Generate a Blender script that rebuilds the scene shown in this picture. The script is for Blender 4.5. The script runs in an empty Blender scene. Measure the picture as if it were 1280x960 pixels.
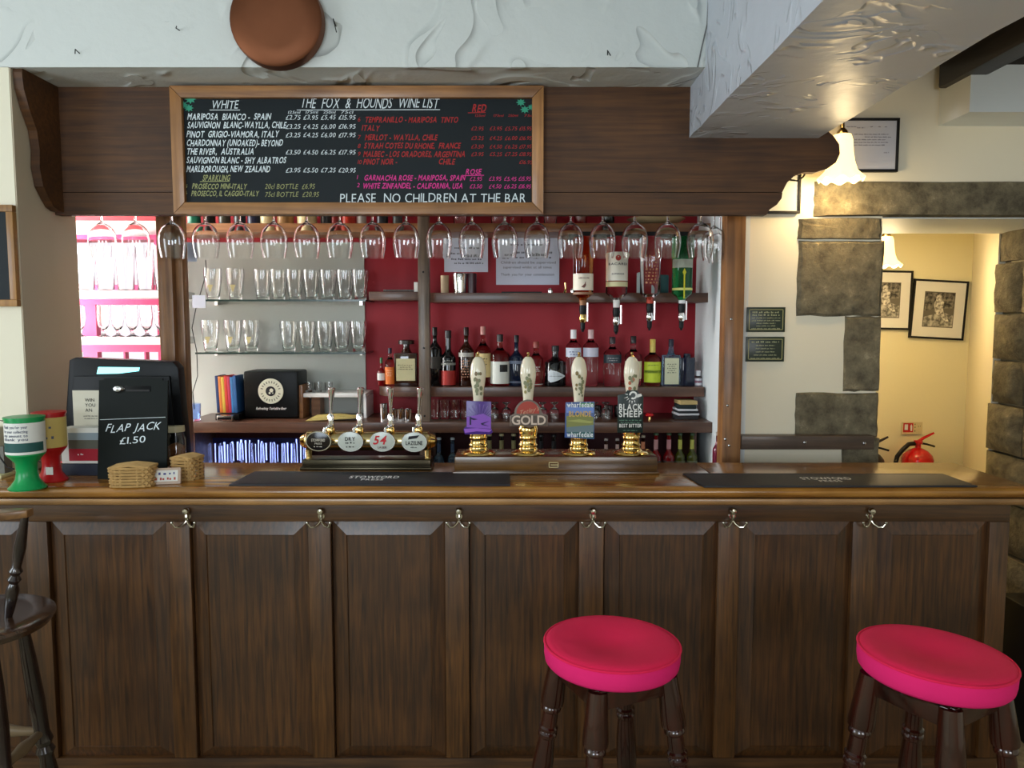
import bpy, bmesh, math, random
from mathutils import Vector, Matrix
random.seed(7)
scn = bpy.context.scene
col = scn.collection
R = math.radians
# ------------------------------------------------------------------ camera
F = 960.0; CZ = 1.60; PITCH = math.atan(80/960)
cd = bpy.data.cameras.new('camera'); cam = bpy.data.objects.new('camera', cd); col.objects.link(cam)
cam.location = (0, 0, CZ); cam.rotation_euler = (math.pi/2-PITCH, 0, 0)
cd.sensor_fit = 'HORIZONTAL'; cd.sensor_width = 36; cd.lens = 36*F/1280; cd.clip_start = .05
scn.camera = cam
# ------------------------------------------------------------------ world, exposure
w = bpy.data.worlds.new('world'); scn.world = w; w.use_nodes = True
w.node_tree.nodes['Background'].inputs[0].default_value = (.97, .92, 1, 1)
w.node_tree.nodes['Background'].inputs[1].default_value = 1.08
scn.view_settings.view_transform = 'Standard'; scn.view_settings.look = 'None'
scn.view_settings.gamma = 1; scn.view_settings.use_curve_mapping = False
scn.view_settings.exposure = 0.0
# ------------------------------------------------------------------ lights
def area(name, loc, rot, sx, sy, power, color):
    l = bpy.data.lights.new(name, 'AREA'); l.shape = 'RECTANGLE'; l.size = sx; l.size_y = sy
    l.energy = power; l.color = color
    o = bpy.data.objects.new(name, l); col.objects.link(o); o.location = loc; o.rotation_euler = rot
    return o
area('daylight_rear_left', (-1.6, -3.02, 1.95), (R(90), 0, 0), 1.45, 1.3, 72, (.76, .88, 1))
area('daylight_rear_right', (1.6, -3.02, 1.75), (R(90), 0, 0), 1.3, 1.2, 40, (.92, .95, 1))
area('daylight_left', (-3.22, .6, 1.75), (R(90), 0, R(-90)), 1.5, 1.3, 40, (.80, .90, 1))
area('fill_bar_left', (-2.42, 3.28, 1.75), (R(90), 0, R(-90)),   .56, 1.1, 72, (.95, .97, 1))  # fill light added out of view to brighten the shelves and return wall
# ------------------------------------------------------------------ pixel helpers
ca, sa = math.cos(PITCH), math.sin(PITCH)
def at(px, py, Y):
    dy = F*ca+(480-py)*sa; dz = -F*sa+(480-py)*ca
    t = Y/dy
    return Vector(((px-640)*t, Y, CZ+dz*t))
def onz(px, py, z):
    dy = F*ca+(480-py)*sa; dz = -F*sa+(480-py)*ca
    t = (z-CZ)/dz
    return Vector(((px-640)*t, dy*t, z))
def X(px, Y, py=450): return at(px, py, Y).x
def Z(py, Y): return at(640, py, Y).z
# ------------------------------------------------------------------ materials
MATS = {}
def lin(c):
    return tuple(((v/255)/12.92 if v/255 <= .04045 else ((v/255+.055)/1.055)**2.4) for v in c)+(1,)
def mat(name, c, rough=.5, metal=0, emit=0, trans=0, ior=1.45, noise=0, nscale=12, bump=0, bscale=60, spec=.5, coat=0, sheen=0):
    if name in MATS: return MATS[name]
    m = bpy.data.materials.new(name); m.use_nodes = True; nt = m.node_tree; b = nt.nodes['Principled BSDF']
    col_ = lin(c) if max(c) > 1 else tuple(c)+(1,)
    b.inputs['Base Color'].default_value = col_; b.inputs['Roughness'].default_value = rough
    b.inputs['Metallic'].default_value = metal; b.inputs['Transmission Weight'].default_value = trans
    b.inputs['IOR'].default_value = ior; b.inputs['Specular IOR Level'].default_value = spec
    b.inputs['Coat Weight'].default_value = coat; b.inputs['Sheen Weight'].default_value = sheen
    if emit:
        b.inputs['Emission Color'].default_value = col_; b.inputs['Emission Strength'].default_value = emit
    tc = nt.nodes.new('ShaderNodeTexCoord')
    if noise:
        n = nt.nodes.new('ShaderNodeTexNoise'); n.inputs['Scale'].default_value = nscale; n.inputs['Detail'].default_value = 6
        mx = nt.nodes.new('ShaderNodeMix'); mx.data_type = 'RGBA'
        mx.inputs[6].default_value = tuple(v*(1-noise) for v in col_[:3])+(1,)
        mx.inputs[7].default_value = tuple(min(1, v*(1+noise)) for v in col_[:3])+(1,)
        nt.links.new(tc.outputs['Object'], n.inputs['Vector']); nt.links.new(n.outputs['Fac'], mx.inputs[0])
        nt.links.new(mx.outputs[2], b.inputs['Base Color'])
    if bump:
        n = nt.nodes.new('ShaderNodeTexNoise'); n.inputs['Scale'].default_value = bscale; n.inputs['Detail'].default_value = 5
        bp = nt.nodes.new('ShaderNodeBump'); bp.inputs['Strength'].default_value = bump; bp.inputs['Distance'].default_value = .01
        nt.links.new(tc.outputs['Object'], n.inputs['Vector']); nt.links.new(n.outputs['Fac'], bp.inputs['Height'])
        nt.links.new(bp.outputs[0], b.inputs['Normal'])
    MATS[name] = m; return m
def wood(name, c1, c2, axis='x', rough=.35, scale=1.0, wear=None, coat=.2):
    if name in MATS: return MATS[name]
    m = bpy.data.materials.new(name); m.use_nodes = True; nt = m.node_tree; b = nt.nodes['Principled BSDF']; L = nt.links.new
    tc = nt.nodes.new('ShaderNodeTexCoord'); oi = nt.nodes.new('ShaderNodeObjectInfo')
    add = nt.nodes.new('ShaderNodeVectorMath'); add.operation = 'ADD'
    mul = nt.nodes.new('ShaderNodeMath'); mul.operation = 'MULTIPLY'; mul.inputs[1].default_value = 37.0
    L(oi.outputs['Random'], mul.inputs[0]); L(tc.outputs['Object'], add.inputs[0]); L(mul.outputs[0], add.inputs[1])
    mp = nt.nodes.new('ShaderNodeMapping'); s = [34*scale]*3; s['xyz'.index(axis)] = 1.6*scale
    mp.inputs['Scale'].default_value = s; L(add.outputs[0], mp.inputs['Vector'])
    n = nt.nodes.new('ShaderNodeTexNoise'); n.inputs['Scale'].default_value = 1.6; n.inputs['Detail'].default_value = 7; n.inputs['Distortion'].default_value = .6
    L(mp.outputs[0], n.inputs['Vector'])
    n2 = nt.nodes.new('ShaderNodeTexNoise'); n2.inputs['Scale'].default_value = 4.5; n2.inputs['Detail'].default_value = 3
    L(add.outputs[0], n2.inputs['Vector'])
    cr = nt.nodes.new('ShaderNodeValToRGB'); cr.color_ramp.elements[0].position = .3; cr.color_ramp.elements[1].position = .72
    cr.color_ramp.elements[0].color = lin(c1); cr.color_ramp.elements[1].color = lin(c2); L(n.outputs['Fac'], cr.inputs[0])
    mx = nt.nodes.new('ShaderNodeMix'); mx.data_type = 'RGBA'; mx.blend_type = 'MULTIPLY'; mx.inputs[0].default_value = .75
    cr2 = nt.nodes.new('ShaderNodeValToRGB'); cr2.color_ramp.elements[0].position = .33; cr2.color_ramp.elements[1].position = .68
    cr2.color_ramp.elements[0].color = (.42, .40, .40, 1); cr2.color_ramp.elements[1].color = (1, 1, 1, 1)
    L(n2.outputs['Fac'], cr2.inputs[0]); L(cr.outputs[0], mx.inputs[6]); L(cr2.outputs[0], mx.inputs[7]); L(mx.outputs[2], b.inputs['Base Color'])
    b.inputs['Roughness'].default_value = rough; b.inputs['Coat Weight'].default_value = coat; b.inputs['Coat Roughness'].default_value = .14
    bp = nt.nodes.new('ShaderNodeBump'); bp.inputs['Strength'].default_value = .25; bp.inputs['Distance'].default_value = .002
    L(n.outputs['Fac'], bp.inputs['Height']); L(bp.outputs[0], b.inputs['Normal'])
    MATS[name] = m; return m
def plaster(name, c, strength=.6, rough=.4, scale=3.2, stretch=(1, 1, 1), dist=.03, cover=.48):
    m = bpy.data.materials.new(name); m.use_nodes = True; nt = m.node_tree; b = nt.nodes['Principled BSDF']; L = nt.links.new
    tc = nt.nodes.new('ShaderNodeTexCoord'); mp = nt.nodes.new('ShaderNodeMapping'); mp.inputs['Scale'].default_value = stretch
    L(tc.outputs['Object'], mp.inputs['Vector'])
    n = nt.nodes.new('ShaderNodeTexNoise'); n.inputs['Scale'].default_value = scale; n.inputs['Detail'].default_value = 2; n.inputs['Distortion'].default_value = 1.6
    L(mp.outputs[0], n.inputs['Vector'])
    # trowel sweeps: a saw-like ramp of the noise gives raised lips with a steep edge
    m1 = nt.nodes.new('ShaderNodeMath'); m1.operation = 'MULTIPLY'; m1.inputs[1].default_value = 5.0; L(n.outputs['Fac'], m1.inputs[0])
    m2 = nt.nodes.new('ShaderNodeMath'); m2.operation = 'FRACT'; L(m1.outputs[0], m2.inputs[0])
    m3 = nt.nodes.new('ShaderNodeMath'); m3.operation = 'POWER'; m3.inputs[1].default_value = 9.0; L(m2.outputs[0], m3.inputs[0])
    n2 = nt.nodes.new('ShaderNodeTexNoise'); n2.inputs['Scale'].default_value = scale*.9; L(tc.outputs['Object'], n2.inputs['Vector'])
    r2 = nt.nodes.new('ShaderNodeMapRange'); r2.inputs[1].default_value = cover; r2.inputs[2].default_value = cover+.08; L(n2.outputs['Fac'], r2.inputs[0])
    m4 = nt.nodes.new('ShaderNodeMath'); m4.operation = 'MULTIPLY'; L(m3.outputs[0], m4.inputs[0]); L(r2.outputs[0], m4.inputs[1])
    n3 = nt.nodes.new('ShaderNodeTexNoise'); n3.inputs['Scale'].default_value = 14; n3.inputs['Detail'].default_value = 4; L(tc.outputs['Object'], n3.inputs['Vector'])
    m5 = nt.nodes.new('ShaderNodeMath'); m5.operation = 'MULTIPLY_ADD'; m5.inputs[1].default_value = .25; L(n3.outputs['Fac'], m5.inputs[0]); L(m4.outputs[0], m5.inputs[2])
    bp = nt.nodes.new('ShaderNodeBump'); bp.inputs['Strength'].default_value = strength; bp.inputs['Distance'].default_value = dist
    L(m5.outputs[0], bp.inputs['Height']); L(bp.outputs[0], b.inputs['Normal'])
    b.inputs['Base Color'].default_value = lin(c); b.inputs['Roughness'].default_value = rough
    return m
def stone_mat(name, c1, c2, c3):
    m = bpy.data.materials.new(name); m.use_nodes = True; nt = m.node_tree; b = nt.nodes['Principled BSDF']; L = nt.links.new
    tc = nt.nodes.new('ShaderNodeTexCoord'); oi = nt.nodes.new('ShaderNodeObjectInfo')
    n = nt.nodes.new('ShaderNodeTexNoise'); n.inputs['Scale'].default_value = 18; n.inputs['Detail'].default_value = 8; n.inputs['Roughness'].default_value = .7
    n2 = nt.nodes.new('ShaderNodeTexNoise'); n2.inputs['Scale'].default_value = 5; n2.inputs['Detail'].default_value = 4
    for q in (n, n2): L(tc.outputs['Object'], q.inputs['Vector'])
    cr = nt.nodes.new('ShaderNodeValToRGB'); e = cr.color_ramp.elements
    e[0].position = .34; e[0].color = lin(c1); e[1].position = .6; e[1].color = lin(c2); k = e.new(.74); k.color = lin(c3)
    L(n.outputs['Fac'], cr.inputs[0])
    mx = nt.nodes.new('ShaderNodeMix'); mx.data_type = 'RGBA'; mx.blend_type = 'MULTIPLY'; mx.inputs[0].default_value = .6
    L(cr.outputs[0], mx.inputs[6]); L(n2.outputs['Fac'], mx.inputs[7])
    ad = nt.nodes.new('ShaderNodeHueSaturation'); mr = nt.nodes.new('ShaderNodeMapRange'); mr.inputs[3].default_value = 1.3; mr.inputs[4].default_value = 1.9
    L(oi.outputs['Random'], mr.inputs[0]); L(mr.outputs[0], ad.inputs['Value']); L(mx.outputs[2], ad.inputs['Color']); L(ad.outputs[0], b.inputs['Base Color'])
    bp = nt.nodes.new('ShaderNodeBump'); bp.inputs['Strength'].default_value = .7; bp.inputs['Distance'].default_value = .02
    L(n.outputs['Fac'], bp.inputs['Height']); L(bp.outputs[0], b.inputs['Normal']); b.inputs['Roughness'].default_value = .85
    return m
M = {}
M['plaster'] = plaster('white_trowelled_plaster', (218, 222, 218), .6, .5, 2.4, cover=.40)
M['plaster_beam'] = plaster('gloss_trowelled_plaster', (203, 208, 218), .5, .42, 4.0, (1, 1.5, 1.0), .02, .44)
M['plaster_smooth'] = mat('cream_wall_paint', (238, 230, 206), .6, bump=.25, bscale=6)
M['cream'] = mat('warm_cream_paint', (238, 228, 184), .6, bump=.3, bscale=9)
M['reveal'] = mat('beige_reveal_paint', (196, 182, 158), .6, bump=.3, bscale=5)
M['white_gloss'] = mat('white_shelf_paint', (240, 238, 236), .35)
M['red'] = mat('crimson_wall_paint', (160, 16, 34), .55, noise=.12, nscale=3)
M['pink'] = mat('raspberry_window_paint', (190, 50, 100), .45)
M['grey'] = mat('grey_panel_paint', (176, 178, 170), .5, noise=.04, nscale=2)
M['white_wall'] = mat('pale_wall_paint', (228, 234, 234), .6, noise=.05, nscale=4)
M['stone'] = stone_mat('gritstone', (78, 71, 56), (120, 111, 88), (158, 148, 122))
M['flag'] = stone_mat('flagstone', (90, 84, 64), (140, 130, 104), (160, 150, 128))
M['mortar'] = mat('lime_mortar', (150, 142, 116), .9, noise=.2, nscale=20, bump=.5, bscale=40)
M['oak_v'] = wood('bar_oak_vertical', (50, 29, 12), (102, 63, 26), 'z', .42, 1.9, coat=.35)
M['oak_h'] = wood('bar_oak_horizontal', (58, 34, 14), (106, 68, 29), 'x', .42, 1.5, coat=.35)
M['stile'] = wood('bar_stile_oak', (62, 37, 15), (116, 74, 32), 'z', .42, 1.9, coat=.35)
M['plinth'] = wood('plinth_oak', (74, 46, 14), (124, 84, 30), 'x', .25, 1.2, coat=.5)
M['top'] = wood('bar_top_oak', (130, 80, 28), (200, 142, 66), 'x', .2, 1, coat=.5)
M['fascia'] = wood('fascia_boards', (70, 40, 14), (106, 66, 27), 'x', .6, 1.3, coat=0)
M['frame_pine'] = wood('blackboard_frame_pine', (150, 98, 50), (200, 142, 80), 'x', .4)
M['frame_pine_v'] = wood('blackboard_frame_pine_upright', (150, 98, 50), (200, 142, 80), 'z', .4)
M['post'] = wood('post_timber', (120, 76, 36), (178, 124, 70), 'z', .5)
M['post_grey'] = wood('weathered_post', (90, 72, 58), (140, 118, 96), 'z', .6)
M['shelf'] = wood('dark_shelf', (76, 46, 32), (116, 78, 56), 'x', .4)
M['shelf_pine'] = wood('top_shelf_pine', (138, 86, 44), (180, 122, 70), 'x', .45)
M['black_joist'] = wood('tarred_joist', (18, 13, 10), (40, 30, 24), 'y', .6)
M['boards'] = wood('ceiling_boards', (40, 24, 16), (74, 46, 30), 'y', .6)
M['mahogany'] = wood('mahogany_turning', (34, 11, 6), (72, 26, 14), 'z', .14, coat=.8)
M['darkchair'] = wood('black_oak_turning', (24, 16, 16), (56, 38, 32), 'z', .18, coat=.7)
M['velvet'] = mat('pink_velvet', (246, 40, 88), .85, noise=.12, nscale=9, bump=.3, bscale=900, spec=.15, sheen=.04)
M['velvet_side'] = mat('pink_velvet_band', (240, 44, 118), .85, noise=.1, nscale=9, bump=.3, bscale=900, spec=.15)
M['black'] = mat('black_plastic', (12, 13, 15), .4, spec=.25)
M['slate'] = mat('blackboard_slate', (20, 28, 32), .5, spec=.25, noise=.25, nscale=5)
M['board_black'] = mat('chalk_clipboard', (18, 23, 21), .6, spec=.2, noise=.1, nscale=8)
M['chrome'] = mat('chrome', (.86, .86, .86), .08, 1)
M['steel'] = mat('brushed_steel', (.6, .6, .6), .25, 1)
M['brass'] = mat('polished_brass', (.93, .66, .24), .09, 1)
M['brass_dull'] = mat('antique_brass', (.55, .42, .20), .22, 1)
M['bronze'] = mat('dark_bronze', (.055, .046, .03), .28, 1)
M['copper'] = mat('copper', (.19, .072, .036), .5, 1, noise=.25, nscale=6)
M['iron'] = mat('black_iron', (20, 18, 17), .5, .3)
M['glass'] = mat('clear_glass', (1, 1, 1), .0, trans=1, ior=1.52)
M['glass_aqua'] = mat('glass_shelf', (.78, .93, .88), .02, trans=1, ior=1.45)
M['pane'] = mat('window_pane', (1, 1, 1), .0, trans=1, ior=1.02)
M['ceramic'] = mat('cream_ceramic', (236, 226, 200), .12, coat=.5)
M['mat_black'] = mat('rubber_bar_mat', (34, 35, 42), .55, bump=.2, bscale=300)
M['white'] = mat('white_print', (235, 235, 232), .6)
M['paper'] = mat('notice_paper', (224, 229, 246), .7)
M['paper_w'] = mat('white_card', (232, 230, 222), .7)
M['chalk_w'] = mat('chalk_white', (226, 236, 240), .8)
M['chalk_b'] = mat('chalk_pale_blue', (160, 185, 215), .8)
M['chalk_y'] = mat('chalk_straw', (160, 162, 110), .8)
M['chalk_r'] = mat('chalk_red', (176, 46, 46), .8)
M['chalk_p'] = mat('chalk_pink', (226, 60, 150), .8)
M['chalk_g'] = mat('chalk_green', (60, 160, 130), .8)
M['ink'] = mat('black_ink', (30, 30, 34), .7)
M['ink_grey'] = mat('grey_ink', (95, 100, 120), .7)
M['gold_print'] = mat('gold_print', (190, 180, 130), .5)
M['green_p'] = mat('green_plastic', (10, 150, 78), .3)
M['red_p'] = mat('red_plastic', (190, 24, 30), .3)
M['tealprint'] = mat('dark_teal_print', (34, 84, 80), .6)
M['yellowp'] = mat('yellow_label', (216, 190, 110), .6)
M['wicker'] = mat('wicker', (186, 148, 92), .6, noise=.3, nscale=60)
M['ext_red'] = mat('extinguisher_red', (200, 14, 22), .2, coat=.5)
M['navy'] = mat('navy_card', (30, 36, 52), .6)
# ------------------------------------------------------------------ mesh builder
class MB:
    def __init__(s): s.v = []; s.f = []; s.m = []
    def add(s, vs, fs, m=0):
        o = len(s.v); s.v += [tuple(v) for v in vs]
        for f in fs: s.f.append([o+i for i in f]); s.m.append(m)
        return s
    def box(s, x0, x1, y0, y1, z0, z1, m=0, mtx=None):
        vs = [Vector((x, y, z)) for x in (x0, x1) for y in (y0, y1) for z in (z0, z1)]
        if mtx: vs = [mtx @ v for v in vs]
        return s.add(vs, [(0, 1, 3, 2), (4, 6, 7, 5), (0, 4, 5, 1), (2, 3, 7, 6), (0, 2, 6, 4), (1, 5, 7, 3)], m)
    def lathe(s, prof, n=20, mtx=None, m=0, a0=0, a1=2*math.pi):
        full = abs(a1-a0-2*math.pi) < 1e-6; k = n if full else n+1; vs = []
        for r, z in prof:
            for i in range(k):
                a = a0+(a1-a0)*i/n; vs.append(Vector((r*math.cos(a), r*math.sin(a), z)))
        if mtx: vs = [mtx @ v for v in vs]
        fs = []
        for j in range(len(prof)-1):
            for i in range(n if full else n):
                i2 = (i+1) % k
                fs.append((j*k+i, j*k+i2, (j+1)*k+i2, (j+1)*k+i))
        if full:
            if prof[0][0] > 1e-5 and prof[0][0] < 9: pass
        return s.add(vs, fs, m)
    def tube(s, pts, r, n=8, m=0, cap=True):
        pts = [Vector(p) for p in pts]; k = len(pts)
        rs = r if isinstance(r, (list, tuple)) else [r]*k
        vs = []; prev = None
        for i, p in enumerate(pts):
            d = (pts[min(i+1, k-1)]-pts[max(i-1, 0)]).normalized()
            if prev is None:
                u = d.orthogonal().normalized()
            else:
                u = (prev-d*prev.dot(d)); u = u.normalized() if u.length > 1e-6 else d.orthogonal().normalized()
            prev = u; w_ = d.cross(u)
            for j in range(n):
                a = 2*math.pi*j/n; vs.append(p+(u*math.cos(a)+w_*math.sin(a))*rs[i])
        fs = [(i*n+j, i*n+(j+1) % n, (i+1)*n+(j+1) % n, (i+1)*n+j) for i in range(k-1) for j in range(n)]
        if cap: fs += [tuple(range(n))[::-1], tuple((k-1)*n+j for j in range(n))]
        return s.add(vs, fs, m)
    def prism(s, poly, y0, y1, m=0, fn=None):
        n = len(poly); fn = fn or (lambda a, b, y: (a, y, b))
        vs = [fn(a, b, y0) for a, b in poly]+[fn(a, b, y1) for a, b in poly]
        fs = [tuple(range(n)), tuple(range(2*n-1, n-1, -1))]+[(i, i+n, (i+1) % n+n, (i+1) % n) for i in range(n)]
        return s.add(vs, fs, m)
    def build(s, name, mats, parent=None, smooth=35, bevel=0, loc=None):
        me = bpy.data.meshes.new(name); me.from_pydata(s.v, [], s.f)
        for mm in (mats if isinstance(mats, (list, tuple)) else [mats]): me.materials.append(mm)
        me.polygons.foreach_set('material_index', s.m)
        bm = bmesh.new(); bm.from_mesh(me); bmesh.ops.recalc_face_normals(bm, faces=bm.faces)
        if bevel: bmesh.ops.bevel(bm, geom=[e for e in bm.edges if len(e.link_faces) == 2 and e.calc_face_angle(0) > .6], offset=bevel, segments=2, profile=.6, affect='EDGES', clamp_overlap=True)
        bm.to_mesh(me); bm.free()
        if smooth:
            me.polygons.foreach_set('use_smooth', [True]*len(me.polygons)); me.set_sharp_from_angle(angle=R(smooth))
        o = bpy.data.objects.new(name, me); col.objects.link(o)
        if parent: o.parent = parent
        if loc: o.location = loc
        return o
def box(*a, **k): return MB().box(*a, **k)
def axis_mtx(p0, p1):
    p0, p1 = Vector(p0), Vector(p1); d = p1-p0
    q = Vector((0, 0, 1)).rotation_difference(d)
    return Matrix.Translation(p0) @ q.to_matrix().to_4x4()
FRONT = lambda x, y, z: Matrix.Translation((x, y, z)) @ Matrix.Rotation(math.pi/2, 4, 'X')   # lathe axis z -> -y (towards the room)
def tag(o, label=None, cat=None, group=None, kind=None):
    if label: o['label'] = label
    if cat: o['category'] = cat
    if group: o['group'] = group
    if kind: o['kind'] = kind
    return o
def thing(name, label, cat, loc=(0, 0, 0), rz=0, group=None):
    o = bpy.data.objects.new(name, None); col.objects.link(o); o.location = loc; o.rotation_euler = (0, 0, rz); o.empty_display_size = .05
    return tag(o, label, cat, group)
def kids(): 
    d = {}
    for o in bpy.data.objects:
        if o.parent: d.setdefault(o.parent.name, []).append(o)
    return d
def dup(root, label=None, loc=None, rz=None, chl=None):
    chl = chl or {}
    def rec(o, par):
        c = o.copy(); col.objects.link(c); c.parent = par
        for ch in o.children: rec(ch, c)
        return c
    c = rec(root, None)
    if label: c['label'] = label
    if loc is not None: c.location = loc
    if rz is not None: c.rotation_euler = (0, 0, rz)
    return c
def struct(o, label=None):
    o['kind'] = 'structure'
    if label: o['label'] = label; 
    return o
ORD = 'first second third fourth fifth sixth seventh eighth ninth tenth eleventh twelfth thirteenth fourteenth fifteenth sixteenth seventeenth eighteenth nineteenth'.split()
# ------------------------------------------------------------------ lettering (built-in font, one glyph cache)
GL = {}
def cache(chars, key, offset):
    obs = []
    for ch in chars:
        cu = bpy.data.curves.new('g', 'FONT'); cu.body = ch; cu.resolution_u = 3; cu.offset = offset
        o = bpy.data.objects.new('g', cu); col.objects.link(o); obs.append((ch, o, cu))
    dg = bpy.context.evaluated_depsgraph_get(); dg.update()
    for ch, o, cu in obs:
        me = o.evaluated_get(dg).to_mesh()
        vs = [(v.co.x, v.co.y) for v in me.vertices]; fs = [tuple(p.vertices) for p in me.polygons]
        x0 = min(v[0] for v in vs); x1 = max(v[0] for v in vs)
        GL[(key, ch)] = ([(a-x0, b) for a, b in vs], fs, x1-x0)
        o.evaluated_get(dg).to_mesh_clear(); bpy.data.objects.remove(o); bpy.data.curves.remove(cu)
CH = '\'ABCDEFGHIJKLMNOPQRSTUVWXYZabcdefghijklmnopqrstuvwxyz0123456789&£-.,()°'
cache(CH, 'r', 0.0); cache(CH, 'b', .022)
CAP = max(v[1] for v in GL[('r', 'H')][0])
def text(mb, s, fn, w=None, cap=.01, m=0, shear=0, bold=False, center=False, gap=.1, jit=0):
    key = 'b' if bold else 'r'; x = 0; items = []
    for ch in s:
        if ch == ' ': x += .32; continue
        g = GL[(key, ch)]; items.append((g, x)); x += g[2]+gap
    x -= gap; ky = cap/CAP; kx = (w/x) if w else ky
    off = -x*kx/2 if center else 0
    for g, gx in items:
        jy = random.uniform(-jit, jit)*cap
        mb.add([fn(off+(gx+a)*kx+shear*(b*ky), b*ky+jy) for a, b in g[0]], g[1], m)
def wall_fn(px, py, Y):     # text origin at a picture point on the vertical plane y = Y
    p = at(px, py, Y)
    return lambda u, v: (p.x+u, Y, p.z+v)
def tline(mb, s, px, py, wpx, cpx, Y, m=0, **k):
    sc = at(px+1, py, Y).x-at(px, py, Y).x
    text(mb, s, wall_fn(px, py, Y), w=wpx*sc if wpx else None, cap=cpx*sc, m=m, **k)
def scrib(mb, fn, w, h, m=0, word=.012):   # unreadable small print: rows of short strokes
    x = 0
    while x < w:
        ww = min(random.uniform(.5, 1.5)*word, w-x)
        n = max(1, int(ww/(h*.8)))
        for i in range(n):
            a = x+ww*i/n; b = a+ww/n*.72; lo = random.choice((0, 0, .12)); hi = random.choice((.7, .75, 1))
            mb.add([fn(a, lo*h), fn(b, lo*h), fn(b, hi*h), fn(a, hi*h)], [(0, 1, 2, 3)], m)
        x += ww+h*.7
def cyl_fn(c, r, a0=-math.pi/2):     # u runs round a vertical cylinder, v up
    return lambda u, v: (c[0]+r*math.cos(a0+u/r), c[1]+r*math.sin(a0+u/r), c[2]+v)
# ================================================================== SETTING
BZ = 1.092                       # bar top height
XL = X(22, 2.55, 300)            # left edge of the opening
YREV = 2.89
XRT = .868                       # return wall of the back bar
ZOP = Z(84, 2.55)                # underside of the plaster over the opening
ZB = Z(172, 2.76)                # underside of the big plaster beam
XB0 = X(862, 2.76, 172); XB1 = 1.075
ZR = 2.56
# floor and flagstones
struct(box(-3.4, 3.5, -3.2, 4.8, -.08, -.012).build('floor', M['mortar']))
fl = bpy.data.objects['floor']
yy = 1.7; r_ = 0
while yy < 4.6:
    hh = random.uniform(.34, .46); xx = 1.2+random.uniform(-.2, 0)
    while xx < 3.2:
        ww = random.uniform(.4, .62)
        box(xx+.008, xx+ww-.008, yy+.008, yy+hh-.008, -.02, random.uniform(-.003, .003)).build('flagstone', M['flag'], fl, bevel=.006); xx += ww
    yy += hh
# front plaster wall with the opening of the bar
mb = MB(); mb.box(-3.4, XL, 2.55, YREV, BZ+.001, ZOP+.001); wl = struct(mb.build('wall_left', M['plaster_smooth']))
box(XL, XL+.004, 2.552, YREV, BZ+.002, ZOP-.001).build('reveal', M['reveal'], wl)
struct(box(-3.4, XB0+.002, 2.55, 3.72, ZOP, 3.0).build('wall_front', M['plaster']))
# recess behind the bar
WX0, WX1 = X(62, 3.65), X(212, 3.65); WZ0, WZ1 = Z(462, 3.65), Z(300, 3.65)
mb = MB(); Yb = 3.65
mb.box(-2.56, WX0, Yb, Yb+.12, 0, ZOP); mb.box(WX1, XRT+.02, Yb, Yb+.12, 0, ZOP)
mb.box(WX0, WX1, Yb, Yb+.12, 0, WZ0); mb.box(WX0, WX1, Yb, Yb+.12, WZ1, ZOP)
wb = struct(mb.build('wall_back', M['red']))
box(X(232, 3.64), X(457, 3.64), 3.636, 3.65, Z(600, 3.64), Z(303, 3.64)).build('painted_panel', M['grey'], wb)
# window in the back wall, raspberry painted bars
wn = bpy.data.objects.new('window_1', None); col.objects.link(wn); struct(wn)
mb = MB(); ft = .03
mb.box(WX0-.02, WX1+.02, 3.60, 3.66, WZ1, WZ1+.04); mb.box(WX0-.02, WX1+.02, 3.60, 3.66, WZ0-.04, WZ0)
mb.box(WX0-.02, WX0+.03, 3.60, 3.66, WZ0, WZ1); mb.box(WX1-.03, WX1+.02, 3.60, 3.66, WZ0, WZ1)
mb.build('window_frame', M['pink'], wn)
for py0, py1 in ((356, 381), (430, 440)):
    box(WX0+.03, WX1-.03, 3.61, 3.65, Z(py1, 3.61), Z(py0, 3.61)).build('glazing_bar', M['pink'], wn)
for a, b in ((104, 122),):
    box(X(a, 3.61), X(b, 3.61), 3.612, 3.65, WZ0, Z(370, 3.61)).build('glazing_bar', M['pink'], wn)
for a in (155, 181):
    box(X(a, 3.61)-.004, X(a, 3.61)+.004, 3.615, 3.65, WZ0, Z(440, 3.61)).build('glazing_bar', M['pink'], wn)
box(WX0, WX1, 3.66, 3.664, WZ0, WZ1).build('pane', M['pane'], wn)
# left side wall of the recess; unseen window added to hold the fill light
struct(box(-2.56, -2.48, YREV, 3.65, 0, ZOP).build('wall_recess_left', M['white_wall']))
w2 = bpy.data.objects.new('window_2', None); col.objects.link(w2); struct(w2)
mb = MB()
for a, b, c, d in ((2.97, 3.60, 2.31, 2.36), (2.97, 3.60, 1.14, 1.19), (2.95, 2.99, 1.14, 2.36), (3.57, 3.61, 1.14, 2.36)): mb.box(-2.48, -2.43, a, b, c, d)
mb.build('window_frame', M['white_gloss'], w2)
# return wall at the right of the recess
struct(box(XRT, XRT+.05, 3.0, 3.65, 0, ZOP).build('wall_recess_right', M['white_wall']))
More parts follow.
